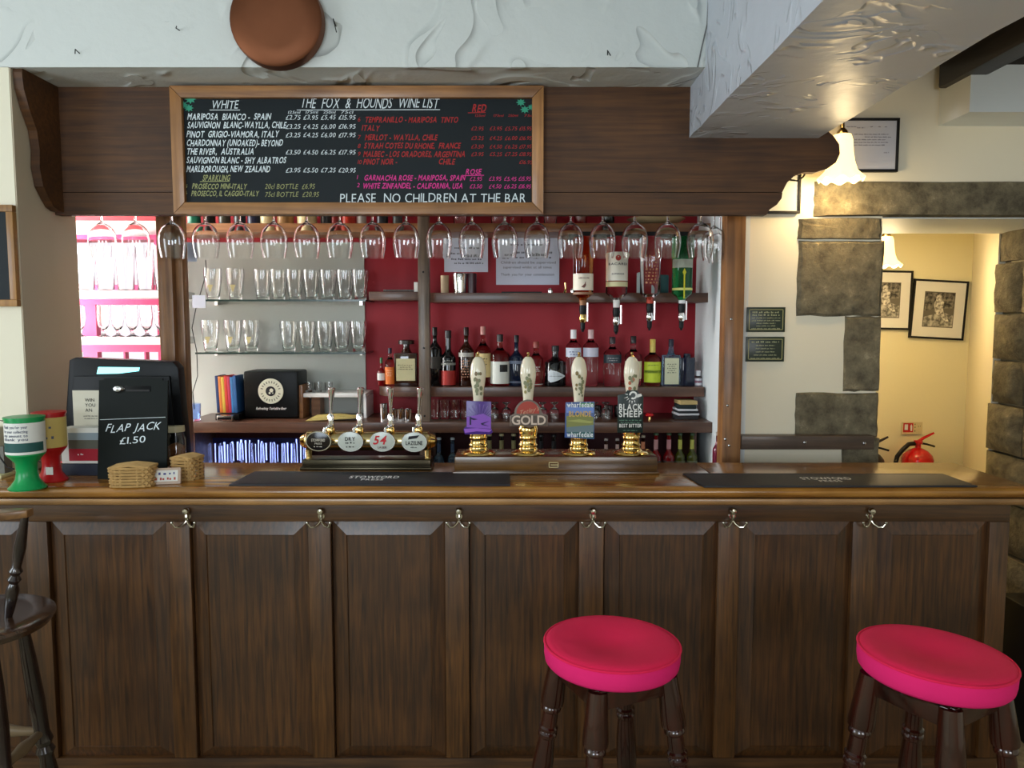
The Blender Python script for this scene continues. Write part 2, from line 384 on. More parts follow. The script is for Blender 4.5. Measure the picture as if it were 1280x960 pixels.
# stone wall with the hallway opening
XO0, XO1 = X(1100, 3.0), 2.2; ZO = Z(272, 3.0)
mb = MB(); mb.box(XRT+.05, XO0-.012, 3.0, 3.55, 0, ZO+.02); mb.box(XRT+.05, 3.5, 3.0, 3.55, ZO+.02, 3.0); mb.box(XO1+.07, 3.5, 3.0, 3.55, 0, ZO+.03)
ws = struct(mb.build('wall_right', M['plaster_smooth']))
box(XO0, XO1+.1, 3.03, 3.55, ZO, ZO+.03).build('soffit', M['white_wall'], ws)
def stone_face(px0, py0, px1, py1, Y=3.0, proud=.012, depth=.12, xr=None):
    a = at(px0, py0, Y); b = at(px1, py1, Y); x0, x1, z1, z0 = a.x, b.x, a.z, b.z
    n = 6; mb = MB(); pts = []
    W, H = x1-x0, z0-z1
    def e(): return random.uniform(-.003, .003)
    ring = [(x0+W*i/n, z1+e()) for i in range(n)]+[(x1+e(), z1+H*i/n) for i in range(n)]+[(x1-W*i/n, z0+e()) for i in range(n)]+[(x0+e(), z0-H*i/n) for i in range(n)]
    cx, cz = (x0+x1)/2, (z0+z1)/2; k = len(ring)
    vs = [(x, Y+depth, z) for x, z in ring]+[(x, Y-.001, z) for x, z in ring]+[(cx+(x-cx)*.93, Y-proud+random.uniform(-.003, .003), cz+(z-cz)*.93) for x, z in ring]+[(cx, Y-proud-.004, cz)]
    fs = [(i, (i+1) % k, (i+1) % k+k, i+k) for i in range(k)]+[(i+k, (i+1) % k+k, (i+1) % k+2*k, i+2*k) for i in range(k)]+[(i+2*k, (i+1) % k+2*k, 3*k) for i in range(k)]
    return mb.add(vs, fs).build('stone', M['stone'], ws, smooth=30)
for q in ((998, 273, 1101, 299), (998, 301, 1101, 395), (1056, 396, 1098, 489), (995, 491, 1096, 546), (1053, 548, 1095, 640), (995, 642, 1094, 760), (1053, 762, 1094, 870)):
    stone_face(*q, depth=.5)
stone_face(1018, 227, 1500, 271, proud=.016, depth=.5)
# rough stones of the right jamb, faces turned to the opening
zz = [0, .28, .55, .78, 1.0, 1.22, 1.42, 1.63, 1.86, 2.02]
for i in range(len(zz)-1):
    cuts = [3.0, 3.0+random.uniform(.18, .36), 3.56] if i % 2 else [3.0, 3.56]
    if i in (6, 4): cuts = [3.0, 3.3, 3.56]
    for j in range(len(cuts)-1):
        y0, y1, z0, z1 = cuts[j]+.006, cuts[j+1]-.006, zz[i]+.006, zz[i+1]-.006; mb = MB(); xo = XO1+random.uniform(-.015, .015)
        n = 5; vs = []; fs = []
        for a in range(n+1):
            for b in range(n+1):
                ed = min(a, n-a, b, n-b); u, v = a/n, b/n
                vs.append((xo+(.028 if ed == 0 else 0)+random.uniform(-.005, .005), y0+(y1-y0)*u+random.uniform(-.004, .004), z0+(z1-z0)*v+random.uniform(-.004, .004)))
        for a in range(n):
            for b in range(n): q = a*(n+1)+b; fs.append((q, q+1, q+n+2, q+n+1))
        mb.add(vs, fs)
        mb.box(xo+.027, XO1+.2, y0, y1, z0, z1)
        mb.build('stone', M['stone'], ws, smooth=50)
box(XO1+.06, XO1+.12, 3.01, 3.56, 0, 2.02).build('mortar', M['mortar'], ws)
# block the joist rests on
struct(box(1.625, 3.4, 2.8, 3.0, Z(140, 2.8), 2.50).build('trim_1', M['white_wall']))
# hallway
struct(box(.93, 2.9, 4.62, 4.72, 0, 2.6).build('wall_hall_back', M['cream']))
mb = MB(); mb.prism([(2.745, 4.62), (2.80, 4.62), (2.30, 3.55), (2.225, 3.55)], 0, 2.6, fn=lambda a, b, y: (a, b, y)); struct(mb.build('wall_hall_right', M['plaster_smooth']))
struct(box(.92, .97, 3.55, 4.62, 0, 2.6).build('wall_hall_left', M['cream']))
struct(box(.92, 2.9, 3.55, 4.7, 2.55, 2.62).build('ceiling_hall', M['white_wall']))
# room shell behind the camera
struct(box(-3.4, -3.3, -3.2, 2.55, 0, 3.0).build('wall_room_left', M['plaster_smooth']))
struct(box(3.4, 3.5, -3.2, 3.0, 0, 3.0).build('wall_room_right', M['plaster_smooth']))
struct(box(-3.4, 3.5, -3.2, -3.1, 0, 3.0).build('wall_rear', M['plaster_smooth']))
struct(box(-3.4, XB0+.02, -3.2, 2.56, 2.95, 3.02).build('ceiling', M['plaster']))
for i, (cx, cy, w_, h_, ax) in enumerate(((-1.6, -3.1, 1.45, 1.3, 0), (1.6, -3.1, 1.3, 1.2, 0), (-3.3, .6, 1.5, 1.3, 1))):
    wi = bpy.data.objects.new('window_%d' % (i+3), None); col.objects.link(wi); struct(wi); mb = MB()
    zc0 = 1.95 if i == 0 else 1.75
    for a, b, c, d in ((-w_/2-.06, w_/2+.06, h_/2, h_/2+.06), (-w_/2-.06, w_/2+.06, -h_/2-.06, -h_/2), (-w_/2-.06, -w_/2, -h_/2, h_/2), (w_/2, w_/2+.06, -h_/2, h_/2)):
        if ax == 0: mb.box(cx+a, cx+b, cy-.01, cy+.07, zc0+c, zc0+d)
        else: mb.box(cx-.01, cx+.07, cy+a, cy+b, 1.75+c, 1.75+d)
    mb.build('window_frame', M['white_gloss'], wi)
# plaster beam
bmv = MB(); n = 60
def rough_box(x0, x1, y0, y1, z0, z1):
    g = lambda s: random.uniform(-s, s)
    ys = [y0+(y1-y0)*i/n for i in range(n+1)]; vs = []
    for y in ys:
        vs += [(x0+g(.003), y, z1), (x0+g(.003), y, z0+g(.003)), (x1+g(.003), y, z0+g(.003)), (x1+g(.003), y, z1)]
    fs = [(i*4+j, i*4+(j+1) % 4, (i+1)*4+(j+1) % 4, (i+1)*4+j) for i in range(n) for j in range(4)]+[(0, 1, 2, 3), (n*4+3, n*4+2, n*4+1, n*4)]
    return vs, fs
bmv.add(*rough_box(XB0, XB1, -3.1, 3.0, ZB, 2.96)); struct(bmv.build('ceiling_beam', M['plaster_beam'], smooth=20))
# right hand ceiling of boards, joists
cr_ = bpy.data.objects.new('ceiling_right', None); col.objects.link(cr_); struct(cr_)
x = XB1
while x < 3.4:
    box(x+.003, min(x+.17, 3.42)-.003, -3.1, 3.0, ZR, ZR+.03).build('board', M['boards'], cr_); x += .17
struct(box(XB1, 3.42, -3.1, 3.0, ZR+.03, 2.96).build('ceiling_void', M['boards']))
def joist(x0, x1, z0, z1, nm):
    o = struct(box(x0, x1, -3.1, 2.97, z0, z1).build(nm, M['black_joist'], bevel=.012)); return o
joist(1.60, 1.69, 2.465, ZR, 'ceiling_joist'); joist(2.10, 2.20, 2.465, ZR, 'ceiling_joist')
joist(XB1+.02, XB1+.10, 2.50, ZR, 'ceiling_joist'); joist(2.62, 2.72, 2.465, ZR, 'ceiling_joist')
o = MB().tube([(1.78, 2.4, ZR), (1.78, 2.4, 2.50), (1.80, 2.4, 2.475), (1.825, 2.4, 2.48), (1.83, 2.4, 2.50)], .0035).build('ceiling_hook', M['iron'])
tag(o, 'small black iron hook hanging from the dark ceiling at the right', 'hook')

# ================================================================== FASCIA over the bar
FY = 2.76
fa = thing('bar_fascia', 'long dark wooden fascia board above the bar with a scrolled right end', 'fascia board', (0, FY, 2.0))
def fpoly(pts): return [(at(a, b, FY).x, at(a, b, FY).z-2.0) for a, b in pts]
xl = X(60, FY, 200)
up = [(1010, 109)]
def arc(cx, cy, rx, ry, a0, a1, n=8): return [(cx+rx*math.cos(R(a0+(a1-a0)*i/n)), cy-ry*math.sin(R(a0+(a1-a0)*i/n))) for i in range(n+1)]
upper = [(58, 105), (1012, 105), (1012, 172), (1030, 160), (1042, 170)]+[(1049, 180), (1050, 192), (1045, 203), (1034, 211), (1020, 215)]+[(1006, 215), (994, 219), (984, 228), (978, 240)]+[(58, 240)]
lower = [(58, 240.8), (978, 240.8), (977, 248), (971, 256), (962, 262), (958, 268.5), (58, 268.5)]
mb = MB().prism(fpoly(upper), 0, .04); mb.build('board', M['fascia'], fa, smooth=0)
mb = MB().prism(fpoly(lower), 0, .04); mb.build('board', M['fascia'], fa, smooth=0)
# bracket at the left end
br = thing('scroll_bracket', 'dark wooden scroll bracket against the left side of the opening', 'bracket', (XL+.006, 2.76, 1.98))
prof = [(0, .46), (-.19, .46), (-.20, .42), (-.195, .37), (-.17, .31), (-.135, .25), (-.125, .19), (-.13, .13), (-.115, .07), (-.08, .03), (-.06, .01), (-.03, 0), (0, 0)]
MB().prism(prof, 0, .03, fn=lambda a, b, y: (y, a, b)).build('board', M['fascia'], br, smooth=0)
# small fixings on the plaster wall
for (px, py, L_, an, lb) in ((100, 68, 9, 1.2, 'nail in the plaster above the left end of the blackboard'), (225, 38, 4, 0, 'dark nail in the plaster left of the copper pan'), (421, 36, 22, 1.3, 'long thin nail sticking out of the plaster right of the copper pan'), (760, 70, 10, -1.2, 'nail in the plaster high above the right end of the blackboard')):
    p = at(px, py, 2.55); l = L_*.0022
    tag(MB().tube([p+Vector((0, .01, 0)), p+Vector((-.5*math.cos(an)*l, -.02, math.sin(abs(an))*l*.5)), p+Vector((.5*math.cos(an)*l, -.035, -math.sin(abs(an))*l*.5))], .0016, 6).build('nail', M['iron']), lb, 'nail')
# grey line added for the dark crease between wall and beam
pts = [at(889, 0, 2.535), at(884, 30, 2.535), at(877, 60, 2.538), at(872, 84, 2.54)]
pts[0].z += .3; tag(MB().tube(pts, .0022, 6).build('crease_line', mat('crease_grey', (110, 110, 108), .5)), 'thin grey line added for the crease between the plaster and the white beam', 'cable')
# copper pan
pc = at(344, 23, 2.5); pan = thing('copper_pan', 'round copper warming pan hung on the white plaster wall', 'pan', (pc.x, 2.548, pc.z)); r = .147
mt = Matrix.Rotation(math.pi/2, 4, 'X')
MB().lathe([(.0005, .052), (r*.6, .053), (r*.93, .05), (r*.985, .044), (r, .034), (r*1.0, .004), (r*.96, 0), (.0005, 0)], 48, mt).build('pan_body', M['copper'], pan)
MB().tube([(-.075, -.03, .12), (-.14, -.03, .24), (-.19, -.025, .34), (-.24, -.02, .40)], [.010, .009, .009, .011], 10).build('handle', M['copper'], pan)

# ================================================================== WINE LIST BLACKBOARD
BY = 2.722
bb = thing('wine_list_blackboard', 'long blackboard wine list in a wooden frame hung on the fascia', 'blackboard', (0, 0, 0))
a = at(213, 108, BY); b = at(679, 268, BY); fw = .040
x0, x1, z1, z0 = a.x, b.x, a.z, b.z
box(x0+fw*.8, x1-fw*.8, BY+.006, BY+.03, z0+fw*.8, z1-fw*.8).build('slate', M['slate'], bb)
for pl, mm in (([(x0, z1), (x1, z1), (x1-fw, z1-fw), (x0+fw, z1-fw)], 'frame_pine'), ([(x0, z0), (x0+fw, z0+fw), (x1-fw, z0+fw), (x1, z0)], 'frame_pine'), ([(x0, z0+.001), (x0, z1-.001), (x0+fw, z1-fw-.001), (x0+fw, z0+fw+.001)], 'frame_pine_v'), ([(x1, z0+.001), (x1-fw, z0+fw+.001), (x1-fw, z1-fw-.001), (x1, z1-.001)], 'frame_pine_v')):
    MB().prism(pl, BY-.012, BY+.035).build('frame_rail', M[mm], bb, bevel=.002)
TY = BY+.0052
def wr(name, matn, lines, sh=.22, jit=.06, under=()):
    mb = MB()
    for l in lines: tline(mb, l[0], l[1], l[2], l[3], l[4], TY, shear=sh, jit=jit, bold=(len(l) > 5))
    for (xa, ya, xb, yb) in under:
        p, q = at(xa, ya, TY), at(xb, yb, TY); mb.add([p, q, q+Vector((0, 0, .0025)), p+Vector((0, 0, .0025))], [(0, 1, 2, 3)])
    return mb.build(name, M[matn], bb, smooth=0)
W_ = [('WHITE', 264, 136, 33, 10), ('THE  FOX  &  HOUNDS  WINE LIST', 375, 135, 172, 12.5)]
names = [('MARIPOSA  BIANCO -  SPAIN', 234, 149.5, 104), ('SAUVIGNON  BLANC-WAYLLA, CHILE', 234, 160, 123), ('PINOT  GRIGIO-VIAMORA, ITALY', 233, 171.5, 115), ('CHARDONNAY (UNOAKED)- BEYOND', 233, 182.5, 120), ('THE RIVER,  AUSTRALIA', 233, 193, 84), ('SAUVIGNON BLANC - SHY ALBATROS', 233, 204, 124), ('MARLBOROUGH, NEW ZEALAND', 233, 215, 104)]
pr = [(149.5, '£2.75 £3.95 £5.45 £15.95'), (161, '£3.25 £4.25 £6.00 £16.95'), (171.5, '£3.25 £4.25 £6.00 £17.95'), (193, '£3.50 £4.50 £6.25 £17.95'), (215.5, '£3.95 £5.50 £7.25 £20.95')]
for y_, s in pr:
    for k, q in enumerate(s.split()): W_.append((q, 357+22*k, y_, 18 if k < 3 else 21, 5.5))
for k, q in enumerate(('125ml', '175ml', '250ml', '75cl')): W_.append((q, 360+22*k, 142, 15, 3.4))
for y_, s in ((149, '1'), (160, '2'), (171, '3'), (182, '4'), (203, '5')): W_.append((s, 227, y_, None, 4.5))
wr('chalk_writing', 'chalk_w', W_+[n+(7.4, 1) for n in names], under=((262, 138, 300, 138), (371, 138, 550, 137.5)))
wr('chalk_writing', 'chalk_w', [('PLEASE  NO CHILDREN AT THE BAR', 425, 253, 232, 11)], sh=.05, jit=.05)
wr('chalk_writing', 'chalk_y', [('SPARKLING', 253, 226, 34, 7, 1), ('15', 229, 235, 5, 4), ('16', 229, 243, 5, 4), ('PROSECCO MINI-ITALY', 240, 236, 68, 6.2, 1), ('20cl BOTTLE  £6.95', 331, 236, 62, 6), ('PROSECCO, IL CAGGIO-ITALY', 239, 245, 84, 6.2, 1), ('75cl BOTTLE  £20.95', 331, 246, 67, 6)], under=((250, 227.5, 287, 227),))
RL = [('RED', 590, 140, 17, 9, 1), ('TEMPRANILLO - MARIPOSA  TINTO', 456, 153, 116, 6.6, 1), ('ITALY', 452, 163.5, 22, 6.6, 1), ('MERLOT - WAYLLA, CHILE', 456, 175, 90, 6.6, 1), ('SYRAH CÔTES DU RHONE,  FRANCE'.replace('Ô', 'O'), 455, 185.5, 120, 6.6, 1), ('MALBEC - LOS ORADORES, ARGENTINA', 454, 196, 127, 6.6, 1), ('PINOT NOIR -', 454, 205.5, 42, 6.6, 1), ('CHILE', 548, 205.5, 20, 6.6, 1)]
for y_, s in ((152, '6'), (174, '7'), (185, '8'), (195, '9'), (205, '10')): RL.append((s, 447, y_, None, 5))
for y_, ps in ((163, '£2.95 £3.95 £5.75 £15.95'), (175, '£3.25 £4.25 £6.00 £16.95'), (185.5, '£3.50 £4.50 £6.25 £17.95'), (195, '£3.95 £5.25 £7.25 £18.95')):
    for k, q in enumerate(ps.split()): RL.append((q, (589, 612, 631, 649)[k], y_, 15, 4.6))
RL.append(('£16.95', 649, 205, 16, 4.6))
for k, q in enumerate(('125ml', '175ml', '250ml', '75cl')): RL.append((q, (594, 617, 635, 655)[k], 146, 12, 3))
wr('chalk_writing', 'chalk_r', RL, under=((585, 141.5, 607, 141),))
PL = [('ROSE', 582, 218, 19, 6.5, 1), ('GARNACHA ROSE - MARIPOSA, SPAIN', 455, 225.5, 126, 6.4, 1), ('WHITE ZINFANDEL - CALIFORNIA, USA', 453, 235.5, 125, 6.4, 1), ('1', 446, 224, None, 5), ('2', 446, 234, None, 5)]
for y_, ps in ((226, '£2.95 £3.95 £5.45 £15.95'), (235.5, '£3.50 £4.50 £6.25 £16.95')):
    for k, q in enumerate(ps.split()): PL.append((q, (587, 611, 630, 648)[k], y_, 15, 5))
wr('chalk_writing', 'chalk_p', PL, under=((578, 220, 605, 219.5),))
for cx, cy, s in ((238, 124, 6), (229, 131, 5), (236, 135, 5), (651, 128, 5), (664, 134, 4), (656, 137, 5)):
    mb = MB(); pts = []
    for i in range(16):
        a_ = 2*math.pi*i/16; rr = s*(1 if i % 2 == 0 else .55); q = at(cx+rr*1.25*math.cos(a_), cy+rr*math.sin(a_), TY); pts.append(q)
    mb.add(pts, [tuple(range(16))]); mb.build('drawn_leaf', M['chalk_g'], bb, smooth=0)

# ================================================================== BAR COUNTER
BFY = 2.375; XE = X(1262, BFY, 660)
bar = thing('bar_counter', 'long panelled dark oak pub bar counter', 'bar counter', (0, BFY, 0))
ZT = 1.035
zr1 = Z(652, BFY)
XS = -2.45
box(XS, XE-.002, .03, .27, .0, ZT-.004).build('carcass', M['oak_v'], bar)
box(XS, XE, 0, .03, zr1, ZT).build('top_rail', M['oak_h'], bar, bevel=.002)
zb1 = Z(948, BFY)
box(XS, XE, 0, .03, .0, zb1).build('bottom_rail', M['oak_h'], bar, bevel=.002)
box(XS, XE+.008, -.016, .03, .0, .10).build('skirting', M['oak_h'], bar, bevel=.004)
starts = [-275, -105, 67, 243, 417, 588, 755, 923, 1093]; ends = [-130, 38, 213, 388, 557, 723, 895, 1061, 1230]
for i, (s, e) in enumerate(zip(starts, ends)):
    xa, xb = X(s, BFY, 800), X(e, BFY, 800); za, zb = zb1, zr1
    # raised and fielded panel: margin set back, field forward, bevelled between
    bw = .046; yo, yi = .0165, .004; iv = .006
    V = []
    for (ix, yy_) in ((0, yo), (bw, yi), (bw+iv*.4, yi+.004), (bw+iv, yi+.004)):
        V += [(xa+ix, yy_, za+ix*(.8)), (xb-ix, yy_, za+ix*.8), (xb-ix, yy_, zb-ix*.95), (xa+ix, yy_, zb-ix*.95)]
    Fc = [(k*4+j, k*4+(j+1) % 4, k*4+4+(j+1) % 4, k*4+4+j) for k in range(3) for j in range(4)]+[(12, 13, 14, 15)]
    MB().add(V, Fc).build('panel', M['oak_v'], bar, smooth=0)
    # stile to the right of the panel, split by its joint
    x2 = X(starts[i+1], BFY, 800) if i < 8 else XE
    box(xb, x2-.004 if i < 8 else x2, 0, .03, za+.001, zb-.001)  .build('stile', M['stile'], bar, bevel=.002)
# coat hooks screwed to the rail
hook = MB()
hook.lathe([(.0005, .022), (.008, .021), (.0115, .014), (.010, .007), (.005, .004)], 16, Matrix.Translation((0, 0, .018)) @ Matrix.Rotation(math.pi/2, 4, 'X'))
hook.lathe([(.0005, .004), (.010, .004), (.012, 0)], 16, Matrix.Translation((0, 0, .0)) @ Matrix.Rotation(math.pi/2, 4, 'X'))
hook.tube([(0, -.006, .018), (0, -.010, .0), (0, -.006, -.014)], [.0055, .006, .004], 10)
for s in (-1, 1):
    hook.tube([(0, -.006, -.010), (s*.008, -.012, -.022), (s*.018, -.022, -.030), (s*.029, -.030, -.028), (s*.035, -.034, -.016)], [.0035, .0035, .0032, .003, .003], 8)
    hook.lathe([(.0005, -.005), (.004, -.003), (.005, 0), (.004, .003), (.0005, .005)], 10, Matrix.Translation((s*.0355, -.034, -.013)))
h0 = None
for i, px in enumerate((65-172, 65, 235, 402, 574, 741, 915, 1087)):
    if px == 65: continue
    p = at(px, 652, BFY)
    if h0 is None: h0 = hook.build('coat_hook', M['brass_dull'] if 0 else mat('worn_nickel', (.70, .66, .56), .16, 1), bar); q = h0
    else: q = h0.copy(); col.objects.link(q)
    q.location = (p.x, 0, p.z+.018)
# bar top
def xr_at(px, py): return onz(px, py, BZ)
bt = thing('bar_worktop', 'polished oak bar top with moulded front edge', 'bar top', (0, 2.3, ZT+.0))
XEF, XEB = X(1296, 2.3, 612), X(1192, 2.715, 580)
def slab(xa, xb0, xb1, nm, m_=M['top']):
    MB().prism([(xa, 0.02), (xb0, 0.02), (xb1, .415), (xa, .415)], BZ-ZT-.032, BZ-ZT, fn=lambda a, b, y: (a, b, y)).build(nm, m_, bt, bevel=.004)
XF = X(880, 2.6, 590)
slab(-3.3 if 0 else -3.25, XF-.001, XF-.001, 'board'); slab(XF+.001, XEF-.01, XEB, 'flap')
pf = [(.024, .024), (.004, .026), (-.002, .034), (-.003, .045), (.002, .054), (.012, .0575), (.024, .0575)]
pf2 = [(.07, 0), (.012, 0), (.004, .004), (.001, .012), (.004, .021), (.07, .022)]
MB().prism(pf, -3.25, XEF, fn=lambda a, b, y: (y, a, b)).build('edge_moulding', M['top'], bt, smooth=50)
MB().prism(pf2, -3.25, XE+.03, fn=lambda a, b, y: (y, a, b)).build('edge_moulding', wood('pale_edge_oak', (150, 108, 62), (200, 152, 96), 'x', .3), bt, smooth=50)
# bar mats
def barmat(c, txtpx, label):
    P = [xr_at(*q) for q in c]; t = thing('bar_mat', label, 'bar mat', (0, 0, BZ))
    MB().prism([(p.x, p.y) for p in P], .0005, .006, fn=lambda a, b, y: (a, b, y)).build('rubber', M['mat_black'], t, bevel=.002)
    mb = MB(); p = onz(txtpx, 600, BZ); y0_ = (P[0].y+P[2].y)/2
    text(mb, 'STOWFORD', lambda u, v: (p.x+u, y0_+v-.002, .0064), w=.158, cap=.034, bold=True, center=True)
    text(mb, 'PRESS', lambda u, v: (p.x+u, y0_+v-.034, .0064), w=.07, cap=.022, bold=True, center=True)
    mb.build('printed_name', M['white'], t, smooth=0)
    mb = MB()
    for k in (0, 1):
        mb.box(min(q.x for q in P)+.03, max(q.x for q in P)-.03, P[0].y+.008 if k == 0 else P[2].y-.011, P[0].y+.011 if k == 0 else P[2].y-.008, .0058, .0068)
    mb.build('raised_rim', M['mat_black'], t)
barmat(((286, 608), (638, 608), (637, 592.5), (318, 591)), 467, 'long black bar mat lying in front of the beer taps')
barmat(((880, 610), (1222, 609.5), (1178, 594), (853, 593.5)), 1031, 'long black bar mat on the empty right end of the bar')

# ================================================================== STOOLS
def turned(mb, p0, p1, prof, n=18, m=0):
    L_ = (Vector(p1)-Vector(p0)).length
    mb.lathe([(max(r_, .0004), t*L_) for t, r_ in prof], n, axis_mtx(p0, p1), m)
legprof = [(0, 0), (0, .021), (.08, .0245), (.15, .0275), (.168, .0265), (.172, .0195), (.180, .023), (.190, .023), (.198, .0175), (.225, .0185), (.25, .0185), (.256, .0225), (.266, .0225), (.272, .019), (.278, .0225), (.288, .0225), (.296, .0185), (.38, .024), (.46, .0255), (.53, .022), (.54, .026), (.55, .026), (.56, .019), (.60, .019), (.61, .024), (.62, .024), (.63, .019), (.8, .023), (.92, .019), (.96, .021), (1, .016), (1, 0)]
legprof = [(t, r_*1.12) for t, r_ in legprof]
def make_stool(px, py, D, rad, rz, label, tilt=(0, 0)):
    c = at(px, py, D); h = c.z
    t = thing('bar_stool', label, 'stool', (c.x, c.y, 0), rz, 'pink bar stools')
    dz = lambda r_: -.022*math.exp(-(r_/(rad*.5))**2)
    prof = [(.0005, .010+dz(0))]+[(rad*k/12, .004+.006*math.sqrt(1-(k/12)**2)+dz(rad*k/12)) for k in range(1, 12)]+[(rad*.96, .002), (rad*.99, -.002)]
    tm = Matrix.Translation((0, 0, h)) @ Matrix.Rotation(-rz, 4, 'Z') @ Matrix.Rotation(tilt[0], 4, 'Y') @ Matrix.Rotation(tilt[1], 4, 'X')
    MB().lathe(prof, 56, tm).build('seat_cushion', M['velvet'], t, smooth=60)
    MB().lathe([(rad*.985, -.003), (rad*1.003, -.010), (rad*1.0, -.03), (rad*.985, -.045), (rad*.95, -.052), (.001, -.052)], 56, tm).build('seat_band', M['velvet_side'], t, smooth=60)
    ring = [tm @ Vector((rad*.997*math.cos(2*math.pi*i/48), rad*.997*math.sin(2*math.pi*i/48), -.002)) for i in range(49)]
    MB().tube(ring, .0032, 8, cap=False).build('piping', M['velvet'], t)
    hb = h-.055
    MB().lathe([(.001, 0), (rad*.80, 0), (rad*.82, -.005), (rad*.80, -.010), (.001, -.010)], 32, Matrix.Translation((0, 0, hb))).build('seat_base', M['mahogany'], t)
    mb = MB(); q = rad*.58
    for s in (-1, 1):
        mb.box(-q, q, s*q-.010, s*q+.010, hb-.055, hb-.008); mb.box(s*q-.010, s*q+.010, -q, q, hb-.055, hb-.008)
    mb.build('apron', M['mahogany'], t, bevel=.002)
    sp = rad*1.02
    ft = []
    for a, b in ((1, 1), (1, -1), (-1, -1), (-1, 1)):
        mb = MB(); p0 = (a*q, b*q, hb-.010); p1 = (a*sp, b*sp, .004)
        turned(mb, p0, p1, legprof); mb.build('leg', M['mahogany'], t); ft.append((p0, p1))
    for i in range(4):
        (a0, a1), (b0, b1) = ft[i], ft[(i+1) % 4]; k = .70 if i % 2 else .76
        A = Vector(a0).lerp(Vector(a1), k); B = Vector(b0).lerp(Vector(b1), k)
        mb = MB(); turned(mb, A, B, [(0, .009), (.2, .012), (.45, .013), (.5, .016), (.55, .013), (.8, .012), (1, .009)], 12); mb.build('stretcher', M['mahogany'], t)
    return t
make_stool(765, 802, 1.86, .169, R(24), 'round pink velvet bar stool standing in the middle of the bar front', (R(1.2), 0))
make_stool(1169, 816, 1.70, .163, R(30), 'round pink velvet bar stool standing at the right end of the bar', (R(2.5), 0))
# turned high chair at the far left
cc = at(-30, 775, 1.95); ch = thing('bar_chair', 'dark turned wooden bar chair cut off by the left edge of the picture', 'chair', (cc.x, 1.95, 0)); sz = cc.z; sr = X(57, 1.95, 775)-cc.x
MB().lathe([(.001, .010), (sr*.7, .006), (sr*.92, .010), (sr*.99, .004), (sr, -.004), (sr*.93, -.022), (.001, -.026)], 40, Matrix.Translation((0, 0, sz))).build('seat', wood('chair_seat_elm', (54, 34, 22), (92, 62, 42), 'x', .25, coat=.6), ch)
clp = [(0, .012), (.15, .019), (.3, .022), (.42, .019), (.45, .025), (.47, .018), (.49, .025), (.51, .018), (.6, .025), (.8, .027), (.95, .022), (1, .018), (1, 0)]
tops = []
for k, an in enumerate((-38, -135, 135, 42)):
    c_, s_ = math.cos(R(an)), math.sin(R(an)); p0 = (c_*sr*.55, s_*sr*.55, sz-.02); p1 = (c_*sr*1.0, s_*sr*1.0, .004); tops.append((p0, p1))
    mb = MB(); turned(mb, p0, p1, clp); mb.build('leg', M['darkchair'], ch)
for i in range(4):
    A = Vector(tops[i][0]).lerp(Vector(tops[i][1]), .42); B = Vector(tops[(i+1) % 4][0]).lerp(Vector(tops[(i+1) % 4][1]), .42)
    mb = MB(); turned(mb, A, B, [(0, .010), (.3, .013), (.5, .018), (.7, .013), (1, .010)], 12); mb.build('stretcher', mat('worn_stretcher', (120, 100, 74), .3), ch)
rt = at(38, 641, 1.95); zrail = rt.z; xe = rt.x-cc.x
mb = MB(); vs = []; N = 12
for k in range(N):
    f = k/(N-1); x_ = xe-.50*f; y_ = .0-.05*math.sin(f*math.pi); wv = .024+.010*math.sin(f*math.pi)
    if k == 0: wv = .014
    for da, dz_ in ((-wv, -.010), (wv, -.010), (wv, .010), (-wv, .010)): vs.append((x_, y_+da, zrail+dz_))
fs = [(i*4+j, i*4+(j+1) % 4, i*4+4+(j+1) % 4, i*4+4+j) for i in range(N-1) for j in range(4)]+[(0, 1, 2, 3), (N*4-1, N*4-2, N*4-3, N*4-4)]
mb.add(vs, fs).build('arm_rail', wood('worn_arm_rail', (110, 76, 44), (160, 116, 70), 'x', .3), ch, bevel=.003)
spp = [(0, .009), (.12, .013), (.3, .016), (.36, .010), (.40, .017), (.44, .010), (.48, .017), (.52, .011), (.7, .015), (.95, .010), (1, .009)]
for k, (xt, xb) in enumerate(((xe-.008, X(9, 1.95, 770)-cc.x), (xe-.13, .0), (xe-.25, -.07), (xe-.37, -.14))):
    mb = MB(); turned(mb, (xb, 0, sz), (xt, -.01-.03*(k > 0), zrail-.008), spp, 14); mb.build('spindle', M['darkchair'], ch)

# ================================================================== BACK BAR: shelves, posts
def shelf(nm, label, px0, px1, py_top, thick_px, Y0, Y1, m_, round_left=False, cat='shelf', bev=.002):
    a = at(px0, py_top, Y0); b = at(px1, py_top+thick_px, Y0)
    t = thing(nm, label, cat, (0, Y0, b.z)); H = a.z-b.z
    if round_left:
        rr = min(.12, Y1-Y0); poly = [(a.x+rr-rr*math.sin(R(q*10)), rr-rr*math.cos(R(q*10))) for q in range(10)]+[(a.x, Y1-Y0), (b.x, Y1-Y0), (b.x, 0)]
        MB().prism(poly, 0, H, fn=lambda p, q, y: (p, q, y)).build('board', m_, t, bevel=.001)
    else: box(a.x, b.x, 0, Y1-Y0, 0, H).build('board', m_, t, bevel=bev)
    return t, a.z
YS = 3.42
t_, ZTOP = shelf('wooden_shelf', 'orange-brown shelf high under the fascia holding jars and bottles', 205, 905, 279, 11, 3.40, 3.648, M['shelf_pine'])
t_, ZA = shelf('wooden_shelf', 'dark shelf below the two notices, behind the optics', 537, 901, 366, 12, 3.42, 3.648, M['shelf'])
t_, ZA2 = shelf('wooden_shelf', 'short dark shelf between the glass shelves and the centre post', 461, 523, 364.5, 11, 3.42, 3.648, M['shelf'])
t_, ZS = shelf('wooden_shelf', 'dark shelf carrying the row of spirit bottles', 537, 880, 484, 12, 3.42, 3.648, M['shelf'])
